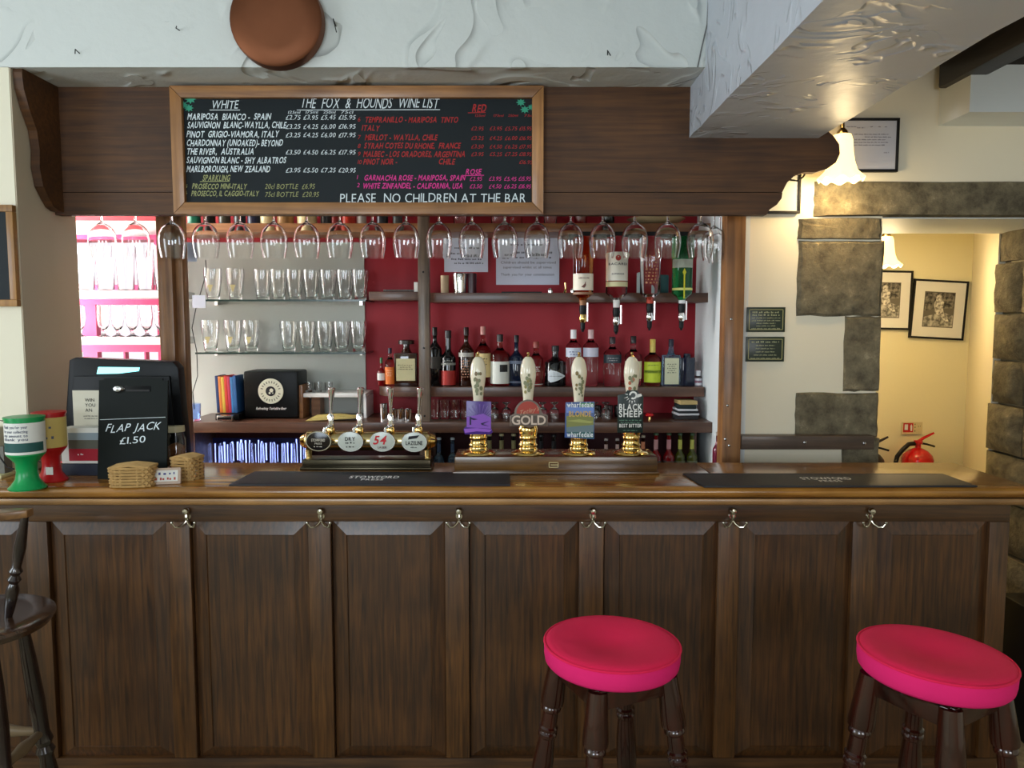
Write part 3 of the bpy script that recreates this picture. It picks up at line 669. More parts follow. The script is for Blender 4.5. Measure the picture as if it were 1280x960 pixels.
t_, ZS2 = shelf('wooden_shelf', 'short shelf with a rounded end left of the centre post', 469, 523, 484, 12, 3.42, 3.648, M['shelf'], True)
t_, ZC = shelf('back_counter', 'long dark back counter behind the bar', 226, 893, 528, 13, 3.30, 3.648, M['shelf'], cat='counter')
ZLOW = Z(598, 3.40)
t = thing('bottle_shelf', 'low dark shelf of the back bar mostly hidden by the bar', 'shelf', (0, 3.36, ZLOW-.02))
box(-1.45, .84, 0, .288, 0, .02).build('board', M['shelf'], t)
box(-1.45, .84, .27, .286, .02, ZC-ZLOW-.03).build('back_board', mat('dark_red_board', (70, 16, 22), .6), t)
for q in (-1.43, -.36, .30, .80): box(q, q+.02, .02, .268, .02, ZC-ZLOW-.03).build('divider', M['shelf'], t)
for i, (py, lb) in enumerate(((372, 'upper glass shelf on the grey panel'), (438, 'lower glass shelf on the grey panel'))):
    a = at(244, py, 3.42); b = at(457, py+5, 3.42)
    t = thing('glass_shelf', lb, 'shelf', (0, 3.42, b.z)); box(a.x, b.x, 0, .21, .001, .009).build('glass', M['glass_aqua'], t)
    for q in (a.x+.02, b.x-.06):
        MB().box(q, q+.012, .17, .216, -.012, 0).build('bracket', M['chrome'], t)
    box(a.x, b.x, -.002, 0, .001, .009).build('edge', mat('dark_glass_edge', (40, 58, 54), .2), t)
ZG1 = Z(372, 3.42)-.0; ZG2 = Z(438, 3.42)
ZG1 = at(300, 377, 3.42).z+.0095; ZG2 = at(300, 443, 3.42).z+.0095
WS = []
for py, th, lb in ((363, 9, 'middle white shelf of the sunlit window shelves'), (422, 9, 'lower white shelf of the sunlit window shelves'), (276, 9, 'top white shelf of the sunlit window shelves')):
    Yw = 3.30; a = at(60, py, Yw); b = at(212, py+th, Yw)
    t = thing('white_shelf', lb, 'shelf', (0, Yw, b.z)); box(-2.46, b.x, 0, .26, 0, a.z-b.z).build('board', M['white_gloss'], t, bevel=.002); WS.append(a.z)
# posts and rails
pt = thing('timber_post', 'orange-brown timber post at the left end of the back bar', 'post', (0, 2.93, 0))
box(X(201, 2.93), X(219, 2.93), 0, .045, .0, ZOP-.002).build('plank', M['post'], pt, bevel=.002)
box(X(222, 2.96), X(239, 3.01), .03, .08, .0, ZOP-.002).build('plank', M['post'], pt, bevel=.002)
box(X(217, 2.99), X(223, 2.99), .045, .08, .0, ZOP-.002).build('batten', M['shelf'], pt)  # dark strip added for the darkness of the gap between the planks
pt = thing('timber_post', 'greyish timber post in the middle of the back bar shelves', 'post', (0, 3.335, 0))
box(X(523.5, 3.335), X(537, 3.335), 0, .05, 0, ZOP-.002).build('plank', M['post_grey'], pt, bevel=.002)
for py in (340, 435, 520):
    MB().lathe([(.0005, .003), (.004, .002), (.0045, 0)], 10, FRONT(X(530, 3.335), 0, Z(py, 3.335))).build('screw', M['iron'], pt)
pt = thing('timber_post', 'stout timber post at the right end of the back bar with bolts', 'post', (0, 2.92, 0))
box(X(905, 2.92), X(928.5, 2.92), 0, .075, 0, Z(262, 2.92)).build('plank', M['post'], pt, bevel=.003)
for px, py in ((913, 399), (911, 507), (909, 549), (914, 557)):
    MB().lathe([(.0005, .006), (.005, .004), (.006, 0)], 12, FRONT(X(px, 2.92), 0.003, Z(py, 2.92))).build('bolt', M['steel'], pt)
t = thing('dado_rail', 'dark timber rail bolted across the cream wall below the plaques', 'rail', (0, 2.94, Z(562, 2.94)))
box(X(929, 2.94), X(1097, 2.94), 0, .055, 0, Z(545, 2.94)-Z(562, 2.94)).build('plank', wood('rail_timber', (74, 58, 46), (110, 88, 70), 'x', .5), t, bevel=.003)
for px, py in ((1009, 553), (1084, 554)):
    MB().lathe([(.0005, .007), (.006, .005), (.008, 0)], 12, FRONT(X(px, 2.94), 0, Z(py, 2.94)-Z(562, 2.94))).build('bolt', M['steel'], t)

CM = {}
def cm(c, rough=.5): 
    k = str(c)
    if k not in CM: CM[k] = mat('print_%d_%d_%d' % c, c, rough)
    return CM[k]
# ================================================================== GLASSES
def lathe_glass(prof_o, prof_i, n=24): return MB().lathe(prof_o+prof_i[::-1], n)
# hanging wine glass, foot up
gr = .049
wo = [(.0004, .205), (.030, .2045), (.0325, .2035), (.0325, .2025), (.012, .199), (.0045, .192), (.0035, .170), (.0035, .140), (.0055, .132), (.013, .127), (.026, .119), (.037, .108), (.0445, .092), (.0485, .072), (.0490, .055), (.047, .036), (.0435, .016), (.0405, 0)]
wi_ = [(.0004, .1255), (.012, .1240), (.025, .1165), (.0358, .106), (.0432, .0915), (.0472, .072), (.0477, .055), (.0457, .036), (.0422, .016), (.0395, .0)]
wine = lathe_glass(wo, wi_, 28).build('wine_glass', M['glass'], smooth=60)
wx = [129, 171, 216, 258, 301, 343, 384, 425, 466, 508, 549, 590, 631, 671, 713, 753, 793, 834, 875]
for i, px in enumerate(wx):
    p = at(px, 322.5, 2.87)
    o = wine if i == 0 else wine.copy()
    if i: col.objects.link(o)
    o.location = p; o.rotation_euler = (0, 0, i*.7)
    tag(o, 'hanging wine glass, %s from the left in the row under the fascia' % ORD[i], 'wine glass', 'wine glasses hanging under the fascia')
ZFOOT = at(300, 322.5, 2.87).z+.2025
for k, (px, yy_) in enumerate(((892, 3.0), (899, 3.13))):
    o = wine.copy(); col.objects.link(o); o.location = (X(px, yy_, 320), yy_, ZFOOT-.2025)
    tag(o, ('small wine glass hanging behind the rightmost one of the row', 'wine glass hanging deepest behind the right end of the row')[k], 'wine glass', 'wine glasses hanging under the fascia')
rk = thing('glass_rack', 'brass and wood rack behind the fascia from which the wine glasses hang', 'glass rack', (0, 2.802, ZFOOT-.004))
box(X(100, 2.9, 300), X(903, 2.9, 300), 0, .122, .035, .055).build('board', M['shelf'], rk); box(.70, .80, .124, .38, .035, .055).build('board', M['shelf'], rk)
for q_ in (.70, .79): box(q_, q_+.012, .124, .38, 0, .034).build('slide', M['bronze'], rk)
box(X(100, 2.9, 300), X(903, 2.9, 300), 0, .02, .055, .12).build('batten', M['shelf'], rk)
xs = [X(p, 2.87, 270) for p in wx]; ed = [xs[0]-.062]+[(xs[i]+xs[i+1])/2 for i in range(18)]+[xs[18]+.062]
sl0 = None
for x_ in ed:
    if sl0 is None: sl0 = MB().box(-.033, .033, 0.001, .120, 0, .003).box(-.006, .006, .001, .120, .003, .035).build('slide', M['bronze'], rk); q = sl0
    else: q = sl0.copy(); col.objects.link(q)
    q.location = (x_, 0, 0)
    q.scale = (.9, 1, 1)
def tumbler(name, ro, rb, h, mate=None, extra=None):
    po = [(.0004, 0), (rb*.95, 0), (rb, .002), (ro*.5+rb*.5, h*.5), (ro, h)]; pi_ = [(.0004, .008), (rb*.88, .009), ((ro+rb)*.5-.0014, h*.5), (ro-.0012, h)]
    return MB().lathe(po+pi_[::-1], 20).build(name, mate or M['glass'], smooth=50)
def pint_logo(name, h, logo):
    t = bpy.data.objects.new(name, None); col.objects.link(t)
    po = [(.0004, 0), (.024, 0), (.028, .004), (.029, .02), (.0345, h*.45), (.040, h*.8), (.0385, h)]; pi_ = [(.0004, .012), (.022, .014), (.0275, .03), (.0330, h*.45), (.0385, h*.8), (.0372, h)]
    MB().lathe(po+pi_[::-1], 20).build('glass', M['glass'], t, smooth=50)
    if logo:
        mb = MB(); f = cyl_fn((0, 0, 0), .0360)
        pts = [f(u*.013, v*.001*26+h*.30) for u, v in ((-1, .75), (-.9, .95), (0, 1), (.9, .95), (1, .75), (.55, .45), (.4, .0), (0, -.3), (-.4, 0), (-.55, .45))]
        mb.add(pts, [tuple(range(10))]); mb.build('printed_crest', M['gold_print'], t, smooth=0)
    return t
pA = pint_logo('pint_glass', .142, True); used = [0, 0]; pB = pint_logo('pint_glass', .137, False)
def put(proto, key, loc, label, cat, grp, first={}):
    if key not in first: first[key] = 1; o = proto
    else: o = dup(proto)
    o.location = loc; tag(o, label, cat, grp); return o
for i, px in enumerate((266, 294)): put(pA, 'A', (X(px, 3.52, 350), 3.52, ZG1), ('leftmost crested pint glass on the upper glass shelf', 'second crested pint glass from the left on the upper glass shelf')[i], 'pint glass', 'crested pint glasses')
for i, px in enumerate((263, 291, 314)): put(pA, 'A', (X(px, 3.52, 420), 3.52, ZG2), ('%s crested pint glass from the left on the lower glass shelf' % ORD[i]), 'pint glass', 'crested pint glasses')
for i, px in enumerate((328, 348, 368, 389, 410, 431, 450)): put(pB, 'B', (X(px, 3.52, 350), 3.52, ZG1), ('%s plain pint glass from the left on the upper glass shelf' % ORD[i]), 'pint glass', 'plain pint glasses')
for i, px in enumerate((361, 384, 406, 427, 448)): put(pB, 'B', (X(px, 3.52, 420), 3.52, ZG2), ('%s plain pint glass from the left on the lower glass shelf' % ORD[i]), 'pint glass', 'plain pint glasses')
# window shelves
tw = tumbler('tall_tumbler', .041, .033, .20); first = True
for i, px in enumerate((107, 132, 157, 182, 204)):
    o = tw if first else tw.copy()
    if not first: col.objects.link(o)
    first = False; o.location = (X(px, 3.42, 340), 3.42, WS[0]); tag(o, '%s tall tumbler from the left on the upper shelf in front of the window' % ORD[i], 'tumbler', 'tumblers on the window shelf')
tp = MB().lathe([(.0004, 0), (.024, 0), (.026, .003), (.010, .010), (.006, .02), (.010, .03), (.022, .05), (.027, .085), (.024, .14), (.0225, .14), (.0255, .085), (.0205, .052), (.008, .034), (.0004, .032)], 20).build('beer_glass', M['glass'], smooth=60); first = True
for i, px in enumerate((99, 129, 147, 165, 183, 201)):
    o = tp if first else tp.copy()
    if not first: col.objects.link(o)
    first = False; o.location = (X(px, 3.42, 400), 3.42, WS[1]); tag(o, '%s stemmed beer glass from the left on the middle shelf in front of the window' % ORD[i], 'beer glass', 'beer glasses on the window shelf')
# shelf C glasses
hb = tumbler('highball_glass', .0235, .022, .085); first = True
for i, px in enumerate((543, 556, 569, 582, 595, 606)):
    o = hb if first else hb.copy()
    if not first: col.objects.link(o)
    first = False; o.location = (X(px, 3.42, 520), 3.42, ZC); tag(o, '%s highball glass right of the centre post on the back counter' % ORD[i], 'glass', 'highball glasses on the back counter')
sm = MB().lathe([(.0004, .075), (.018, .075), (.019, .072), (.005, .064), (.004, .055), (.020, .042), (.0245, .02), (.021, 0), (.0198, 0), (.0232, .02), (.0188, .041), (.0004, .05)], 18).build('sherry_glass', M['glass'], smooth=60); first = True
for i, px in enumerate((618, 633, 678, 693, 743, 757)):
    for row in (0,):
        o = sm if first else sm.copy()
        if not first: col.objects.link(o)
        first = False; o.location = (X(px, 3.42, 520), 3.42, ZC); tag(o, '%s small upturned stemmed glass on the back counter behind the pump handles' % ORD[i], 'glass', 'small stemmed glasses on the back counter')
# blue lit glasses under the counter
pg = tumbler('half_pint_glass', .026, .021, .148); first = True
for i in range(12):
    px = 229+13.2*i; o = pg if first else pg.copy()
    if not first: col.objects.link(o)
    first = False; o.location = (X(px, 3.47, 560), 3.47, ZLOW); tag(o, 'blue-lit half pint glass under the back counter, %s from the left' % ORD[i], 'glass', 'blue lit glasses under the back counter')
st = thing('led_panel', 'blue-lit panel behind the glasses under the left part of the back counter', 'light strip', (0, 3.58, ZLOW-.0295))
box(X(215, 3.56), X(385, 3.56), .002, .006, .03, .185).build('panel', cm((30, 34, 90)), st)
mb = MB(); xq_ = X(217, 3.56); rl = random.Random(3)  # glowing bars added to draw blue streaks in the glasses
while xq_ < X(383, 3.56):
    wq_ = rl.uniform(.003, .008); mb.box(xq_, xq_+wq_, -.001, .002, rl.uniform(.04, .08), rl.uniform(.14, .18)); xq_ += rl.uniform(.014, .026)
o = mb.build('streak_bars', mat('blue_led', (.36, .46, 1), emit=2.6), st); o['kind'] = 'stuff'
# tumbler at the counter's left end, blue light put into its glass colour
o = tumbler('short_tumbler', .034, .031, .075, mat('blue_light_glass', (.55, .68, 1), .02, trans=1)); o.location = (X(241, 3.36, 510), 3.36, ZC); tag(o, 'short tumbler tinted with painted blue light at the left end of the back counter', 'tumbler')

# ================================================================== BOTTLES
GLM = {'black': mat('black_glass', (12, 12, 14), .06, coat=.5), 'brown': mat('dark_brown_glass', (46, 18, 8), .06, coat=.5), 'amber': mat('amber_spirit', (.75, .25, .05), .02, trans=1, ior=1.36), 'clear': M['glass'], 'spirit': mat('clear_spirit', (.96, .98, .98), .0, trans=1, ior=1.33), 'green': mat('green_glass', (.02, .35, .10), .03, trans=.85, ior=1.4), 'blue': mat('blue_glass', (.35, .6, .85), .02, trans=.9, ior=1.4), 'navy': mat('navy_glass', (20, 30, 52), .06, coat=.4), 'red': mat('red_glass', (120, 10, 16), .06, coat=.4), 'olive': mat('olive_glass', (70, 74, 14), .06, coat=.4), 'maroon': mat('maroon_glass', (110, 24, 50), .1, coat=.4), 'pinkish': mat('pinkish_spirit', (.85, .45, .4), .02, trans=1, ior=1.35), 'yellowgreen': mat('pale_green_spirit', (.8, .9, .5), .02, trans=1, ior=1.35)}
def bottle(px, pyt, pyb, wpx, Y, glass, cap, labels=(), label='', name='spirit_bottle', square=False, shoulder=.62, neck=.30, capfrac=.14, group=None, zb=None, deco=None, capw=1.15, rot=0):
    b = at(px, pyb, Y); z0 = b.z if zb is None else zb; H = at(px, pyt, Y).z-z0; r = (at(px+wpx/2, pyb, Y).x-b.x)
    t = thing(name, label, 'bottle', (b.x, Y, z0), rot, group)
    rn = r*neck; sh = H*shoulder; nk = min(H*(shoulder+.16), H*.84)
    prof = [(.0004, 0), (r*.93, 0), (r, r*.12), (r, sh*.5), (r, sh)]
    for k in range(1, 6):
        q = k/6; prof.append((r-(r-rn)*(math.sin(q*math.pi/2)**1.6), sh+(nk-sh)*q))
    prof += [(rn, nk), (rn, H*(1-capfrac)), (rn*1.1, H*(1-capfrac)+.001), (.0004, H*(1-capfrac)+.001)]
    if square:
        mb = MB(); mb.box(-r, r, -r*.6, r*.6, 0, sh*.98+.0); mb.build('glass', GLM[glass], t, bevel=r*.12)
        MB().lathe([(r*.5, sh*.98), (rn*1.3, sh*1.05), (rn, nk), (rn, H*(1-capfrac)), (.0004, H*(1-capfrac))], 18).build('neck', GLM[glass], t)
    else: MB().lathe(prof, 22).build('glass', GLM[glass], t, smooth=50)
    ch_ = H*capfrac; rc = rn*capw
    MB().lathe([(.0004, H-ch_), (rc, H-ch_), (rc, H-.002), (rc*.9, H), (.0004, H)], 16).build('cap', cm(cap, .35), t)
    for (z_0, z_1, c) in labels:
        rr = r+.0007; zl, zh = z_0*H, z_1*H
        if zl >= nk: rr = rn+.001
        if square: mb = MB().box(-r*.8, r*.8, -r*.6-.001, -r*.6+.0005, zl, zh)
        else: mb = MB().lathe([(rr, zl), (rr, zh)], 14, None, 0, R(190), R(350))
        mb.build('label', cm(c), t)
    if deco: deco(t, r, H)
    return t
G1 = 'spirit bottles on the shelf'
YB = 3.50
def dtext(s, zf, capf, c, w=None, r_add=.0015, square=False):
    def f(t, r, H):
        mb = MB(); rr = r+r_add
        fn = (lambda u, v: (u, -r*.6-.0022, H*zf+v)) if square else (lambda u, v: cyl_fn((0, 0, 0), rr)(u, H*zf+v))
        text(mb, s, fn, w=(w or 1.3)*r, cap=H*capf, center=True, bold=True); mb.build('label_print', cm(c), t, smooth=0)
    return f
def dscrib(zf, n, c, square=False, wf=1.0):
    def f(t, r, H):
        mb = MB()
        for k in range(n):
            w_ = r*wf*1.3*(1 if k % 2 == 0 else .7)
            fn = (lambda u, v, k=k, w_=w_: (u-w_/2, -r*.6-.002, H*(zf-.045*k)+v)) if square else (lambda u, v, k=k, w_=w_: cyl_fn((0, 0, 0), r+.0015)(u-w_/2, H*(zf-.045*k)+v))
            scrib(mb, fn, w_, H*.022, 0, .008)
        mb.build('label_print', cm(c), t, smooth=0)
    return f
def ddiamond(t, r, H):
    mb = MB(); f = cyl_fn((0, 0, 0), r+.001)
    us = [-.75, -.5, -.2, .1, .4, .7, 1.0]; hi = [.34, .41, .39, .37, .335, .295, .255]; lo = [.15, .10, .115, .14, .175, .215, .25]
    vs_ = [f(u*r*1.05, H*v) for u, v in zip(us, hi)]+[f(u*r*1.05, H*v) for u, v in zip(us, lo)]
    mb.add(vs_, [(i, i+1, i+8, i+7) for i in range(6)]); mb.build('label', cm((225, 232, 236)), t, smooth=0)
    mb = MB(); scrib(mb, lambda u, v: cyl_fn((0, 0, 0), r+.0022)(u-r*.6, H*.245+v), r*1.3, H*.02, 0, .007); mb.build('label_print', cm((60, 60, 70)), t, smooth=0)
K = dict(zb=ZS, group=G1)
bottle(477, 447, 484, 10, YB, 'red', (40, 110, 60), [(.2, .45, (225, 225, 220))], 'tiny red bottle with a green cap at the rounded shelf end', shoulder=.5, capfrac=.2, zb=ZS2, group=G1)
bottle(488, 435, 484, 13, YB, 'pinkish', (40, 26, 48), [(.05, .5, (236, 120, 40))], 'slim bottle with an orange label left of the square amber bottle', zb=ZS2, group=G1, deco=dscrib(.4, 4, (250, 220, 180)))
bottle(508.5, 425, 484, 29, YB, 'brown', (36, 24, 14), [(.12, .60, (205, 196, 150))], 'square dark amber bottle with a cream label and broad flat cap', square=True, shoulder=.74, neck=.28, capfrac=.09, capw=2.4, zb=ZS2, group=G1, deco=dscrib(.45, 3, (90, 70, 40), True))
bottle(544, 409, 484, 18, YB, 'black', (14, 12, 12), [(.3, .5, (60, 56, 50))], 'plain black bottle half hidden behind the centre post', **K)
bottle(560.5, 413, 484, 19, YB, 'black', (26, 20, 20), [(.02, .28, (176, 44, 36)), (.38, .42, (150, 150, 140))], 'black bottle with a red label low on its body', shoulder=.5, neck=.38, deco=dscrib(.45, 2, (190, 190, 180)), **K)
bottle(583, 409, 484, 19, YB, 'brown', (40, 18, 16), [(.50, .57, (180, 176, 168))], 'dark bottle with speckled print right of the red-labelled one', shoulder=.6, deco=dscrib(.42, 7, (200, 150, 120)), **K)
bottle(604, 408, 484, 19, YB, 'pinkish', (190, 130, 120), [(.15, .55, (226, 200, 140))], 'amber bottle with a straw label behind the purple pump handle', shoulder=.6, deco=dscrib(.45, 3, (60, 40, 30)), **K)
bottle(625, 418, 484, 24, YB, 'pinkish', (30, 20, 20), [(.05, .48, (226, 226, 214))], 'stout bottle with a big white label and dark stopper', shoulder=.6, deco=lambda t, r, H: (lambda mb: mb.build('label_print', cm((30, 30, 30)), t, smooth=0))(MB().add([cyl_fn((0, 0, 0), r+.0015)(u*r, H*v) for u, v in ((0, .28), (.3, .28), (.6, .28), (.9, .28), (.9, .42), (.6, .42), (.3, .42), (0, .42))], [(0, 1, 6, 7), (1, 2, 5, 6), (2, 3, 4, 5)])), **K)
bottle(645.5, 419, 484, 18, YB, 'navy', (20, 20, 26), [(.44, .50, (120, 130, 150)), (.06, .10, (90, 100, 120))], 'dark navy bottle left of the gold pump handle', shoulder=.55, **K)
bottle(670, 427, 484, 18, YB, 'pinkish', (150, 70, 60), [(.03, .05, (210, 200, 190))], 'small pale bottle seen right of the gold pump handle', shoulder=.6, neck=.36, deco=dscrib(.42, 3, (220, 210, 200)), **K)
bottle(694, 432, 484, 27, YB, 'black', (14, 16, 18), [], 'squat black bottle with a white diamond label', shoulder=.58, neck=.3, deco=ddiamond, **K)
bottle(716.5, 412, 484, 19, YB, 'spirit', (240, 240, 240), [(.52, .68, (220, 226, 240))], 'clear bottle with a white cap left of the fair coloured pump handle', shoulder=.7, neck=.34, capfrac=.16, deco=dscrib(.60, 2, (50, 70, 140)), **K)
bottle(738, 412, 484, 19, YB, 'spirit', (226, 190, 190), [(.52, .68, (214, 214, 232))], 'clear bottle with a pale pink cap right of the fair coloured pump handle', shoulder=.7, neck=.34, capfrac=.16, **K)
bottle(765, 421, 484, 22, YB, 'spirit', (50, 34, 40), [(.47, .64, (50, 62, 70))], 'clear bottle with a dark band label between the two right pumps', shoulder=.66, neck=.3, deco=dscrib(.56, 2, (190, 190, 190)), **K)
bottle(791, 420, 484, 21, YB, 'spirit', (26, 22, 26), [(.15, .50, (226, 216, 180))], 'clear bottle with a cream label behind the rightmost pump handle', shoulder=.6, deco=dscrib(.42, 3, (60, 50, 40)), **K)
bottle(815, 424, 484, 21, YB, 'yellowgreen', (214, 190, 90), [(.08, .52, (196, 214, 50)), (.28, .34, (110, 150, 50))], 'bottle with a lime green label and gold capsule', shoulder=.58, neck=.3, capfrac=.28, deco=dscrib(.44, 1, (40, 80, 40)), **K)
bottle(838, 424, 484, 22, YB, 'blue', (28, 26, 46), [(.04, .60, (214, 214, 180))], 'square pale blue bottle with a tall cream label', square=True, shoulder=.68, neck=.26, capfrac=.16, deco=dscrib(.46, 5, (70, 80, 60), True, .8), **K)
bottle(858, 442, 484, 18, YB, 'navy', (30, 40, 60), [], 'dark blue flask right of the square pale blue bottle', square=True, shoulder=.9, neck=.4, capfrac=.05, **K)
bottle(872, 463, 484, 10, YB, 'clear', (236, 236, 240), [(.03, .5, (232, 228, 236)), (.2, .35, (190, 90, 130))], 'little white bottle at the right end of the spirit shelf', name='small_bottle', shoulder=.55, neck=.6, capfrac=.35, **K)
# beer and mixer bottles below the counter
def beer(px, pyt, w, g, cap, lab, label, low=None, grp='bottles under the back counter'):
    L_ = [(.66, .86, lab)]
    if low: L_.append((.12, .42, low))
    bottle(px, pyt, 612, w, 3.37, g, cap, L_, label, name='beer_bottle', shoulder=.5, neck=.36, capfrac=.05, group=grp, zb=ZLOW, capw=1.2)
beer(549, 547, 13, 'blue', (200, 210, 220), (60, 80, 110), 'left one of two small blue mixer bottles', (150, 205, 245))
beer(566, 547, 12, 'blue', (200, 210, 220), (60, 80, 110), 'right one of two small blue mixer bottles', (150, 205, 245))
for px, lb in ((612, 'right behind the purple pump'), (627, 'second right of the purple pump'), (642, 'just left of the gold pump')):
    beer(px, 542, 14, 'black', (170, 160, 120), (130, 122, 80), 'dark beer bottle with a gold neck label %s' % lb, (60, 56, 40))
for px, lb in ((676, 'just right of the gold pump'), (692, 'midway between the gold and fair pumps')):
    beer(px, 543, 15, 'black', (30, 30, 34), (24, 24, 28), 'black bottle with a pale belly label %s' % lb, (110, 106, 110))
for px, lb in ((757, 'left'), (771, 'right')):
    beer(px, 548, 11, 'brown', (180, 170, 165), (205, 175, 165), '%s one of two bottles with pinkish necks between the right pumps' % lb)
beer(803, 544, 12, 'amber', (180, 170, 150), (205, 130, 90), 'bottle with an orange neck just right of the rightmost pump', (150, 90, 50))
beer(819, 541, 14, 'red', (60, 90, 60), (200, 150, 150), 'left one of two red-brown bottles', (80, 70, 66))
beer(835, 541, 14, 'red', (60, 90, 60), (200, 140, 144), 'right one of two red-brown bottles', (80, 70, 66))
beer(849, 541, 13, 'olive', (60, 90, 60), (196, 196, 90), 'left one of two olive green cider bottles', (90, 96, 70))
beer(864, 541, 13, 'olive', (60, 90, 60), (200, 200, 96), 'right one of two olive green cider bottles', (110, 116, 90))
bottle(897, 540, 605, 14, 3.10, 'maroon', (170, 160, 150), [], 'tall maroon bottle next to the right post', name='tall_bottle', shoulder=.7, neck=.45, capfrac=.06, zb=Z(598, 3.36))
o = box(.70, .85, 3.02, 3.28, Z(598, 3.36)-.02, Z(598, 3.36)-.0).build('side_ledge', M['shelf']); tag(o, 'small dark ledge at the foot of the right post, behind the bar', 'ledge')
# items on the top shelf: only their feet show
tc = [(243, (30, 120, 96), 16), (262, (30, 28, 26), 14), (281, (70, 70, 60), 14), (300, (50, 60, 60), 14), (318, (38, 44, 70), 16), (335, (236, 222, 170), 18), (357, (170, 130, 80), 20), (384, (232, 214, 160), 24), (408, (40, 40, 44), 14), (420, (150, 40, 34), 12), (436, (200, 60, 40), 16), (452, (210, 200, 190), 12), (478, (40, 40, 44), 14), (497, (90, 94, 92), 12)]
for k, (px, c, w_) in enumerate(tc):
    p = at(px, 279, 3.47); rr = w_/2*.00365
    if k % 3 == 1: t = MB().lathe([(.0004, 0), (rr, 0), (rr, .12), (rr*.4, .16), (rr*.35, .22), (.0004, .22)], 16)
    else: t = MB().lathe([(.0004, 0), (rr*.95, 0), (rr, .004), (rr, .09), (rr*.8, .10), (rr*.8, .125), (.0004, .125)], 16)
    o = t.build('storage_jar', cm(c, .3)); o.location = (p.x, 3.47, ZTOP)
    tag(o, 'jar or bottle foot on the top shelf, %s from the left, just above hanging glasses' % ORD[k], 'jar', 'jars on the top shelf')
for k, (px, c) in enumerate(((575, 'clear'), (622, 'clear'), (645, 'pinkish'), (688, 'clear'), (726, 'red'), (760, 'black'))):
    bottle(px, 215, 279, 16, 3.47, c, (40, 40, 44), [], 'bottle on the top shelf right of the centre post, %s from the left' % ORD[k], name='liqueur_bottle', group='bottles on the top shelf', zb=ZTOP)
o = MB().lathe([(.0004, 0), (.05, .002), (.10, .012), (.13, .03), (.127, .031), (.09, .016), (.0004, .006)], 28).build('serving_dish', cm((206, 190, 150), .2)); o.location = (X(820, 3.5, 275), 3.50, ZTOP); tag(o, 'pale shallow dish at the right end of the top shelf', 'dish')

# optics
ot = thing('optic_rail', 'black metal rail holding the four upside-down spirit bottles', 'bracket', (0, 3.30, Z(294, 3.30)))
box(X(712, 3.3, 290), X(872, 3.3, 290), .06, .075, 0, .022).build('bar', M['iron'], ot)
for px in (718, 865): box(X(px, 3.3, 290)-.01, X(px, 3.3, 290)+.01, .075, .348, .004, .016).build('arm', M['iron'], ot)
for px in (729, 771, 813, 853):
    MB().tube([(X(px, 3.3, 300)-.02, .06, .01), (X(px, 3.3, 300)-.034, .03, .012), (X(px, 3.3, 300)-.030, -.005, .012)], .004, 8).build('clip', M['iron'], ot)
def optic(px, pyb, wpx, glass, labels, capc, label, deco=None, kind='std'):
    Y = 3.30; top = at(px, 296, Y).z; bot = at(px, 372, Y).z; low = at(px, pyb, Y).z; r = wpx/2*.00344
    t = thing('optic_bottle', label, 'bottle', (at(px, 330, Y).x, Y, low), 0, 'upside-down spirit bottles on optics')
    zt, zb_, H = top-low, bot-low, top-low
    n0 = .115  # neck end above the valve
    prof = [(.0004, zt), (r*.94, zt), (r, zt-.005), (r, zb_+.018)]+[(r-(r-.0135)*math.sin(k/5*math.pi/2)**1.4, zb_+.018-.032*k/5) for k in range(1, 6)]+[(.0135, n0+.02), (.013, n0), (.0004, n0)]
    MB().lathe(prof, 22).build('glass', GLM[glass], t, smooth=50)
    MB().lathe([(.0004, n0), (.0145, n0), (.0145, n0+.03), (.0136, n0+.032)], 16).build('neck_label', cm(capc), t)
    MB().lathe([(.0004, n0-.001), (.014, n0-.001), (.016, n0-.02), (.013, n0-.04), (.0004, n0-.041)], 16).build('optic_collar', M['black'], t)
    MB().lathe([(.0004, n0-.04), (.013, n0-.04), (.0165, n0-.055), (.0165, n0-.066), (.011, n0-.075), (.0004, n0-.075)], 16).build('measure_chamber', M['chrome'] if kind == 'std' else M['brass'], t)
    MB().lathe([(.0004, n0-.075), (.011, n0-.075), (.010, .012), (.006, .008), (.005, 0), (.0004, 0)], 14).build('nozzle', M['black'], t)
    MB().box(.016, .022, -.006, .012, n0-.07, n0+.01).build('bracket_plate', M['steel'], t)
    for (a_, b_, c_) in labels:
        MB().lathe([(r+.0007, zb_+a_), (r+.0007, zb_+b_)], 14, None, 0, R(190), R(350)).build('label', cm(c_), t)
    if deco: deco(t, r, zb_)
    return t
def d_rum(t, r, zb):
    mb = MB(); f = cyl_fn((0, 0, 0), r+.0015)
    text(mb, 'BACARDI', lambda u, v: f(u, zb+.135+v), w=r*1.9, cap=.009, center=True, bold=True)
    text(mb, 'SUPERIOR', lambda u, v: f(u, zb+.095+v), w=r*1.2, cap=.006, center=True, bold=True)
    mb.build('label_print', cm((50, 50, 54)), t, smooth=0)
    mb = MB(); mb.add([f(.012*math.cos(q*.5236), zb+.165+.012*math.sin(q*.5236)) for q in range(12)], [tuple(range(12))]); mb.build('round_emblem', cm((190, 60, 50)), t, smooth=0)
def d_bird(t, r, zb):
    mb = MB(); f = cyl_fn((0, 0, 0), r+.0015)
    mb.add([f(u*.001, zb+v*.001) for u, v in ((-12, 44), (-4, 50), (2, 56), (5, 64), (8, 66), (7, 60), (9, 52), (6, 45), (2, 40), (-4, 41))], [tuple(range(10))])
    text(mb, 'GROUSE', lambda u, v: f(u, zb+.078+v), w=r*1.1, cap=.006, center=True, bold=True)
    mb.build('label_print', cm((120, 70, 60)), t, smooth=0)
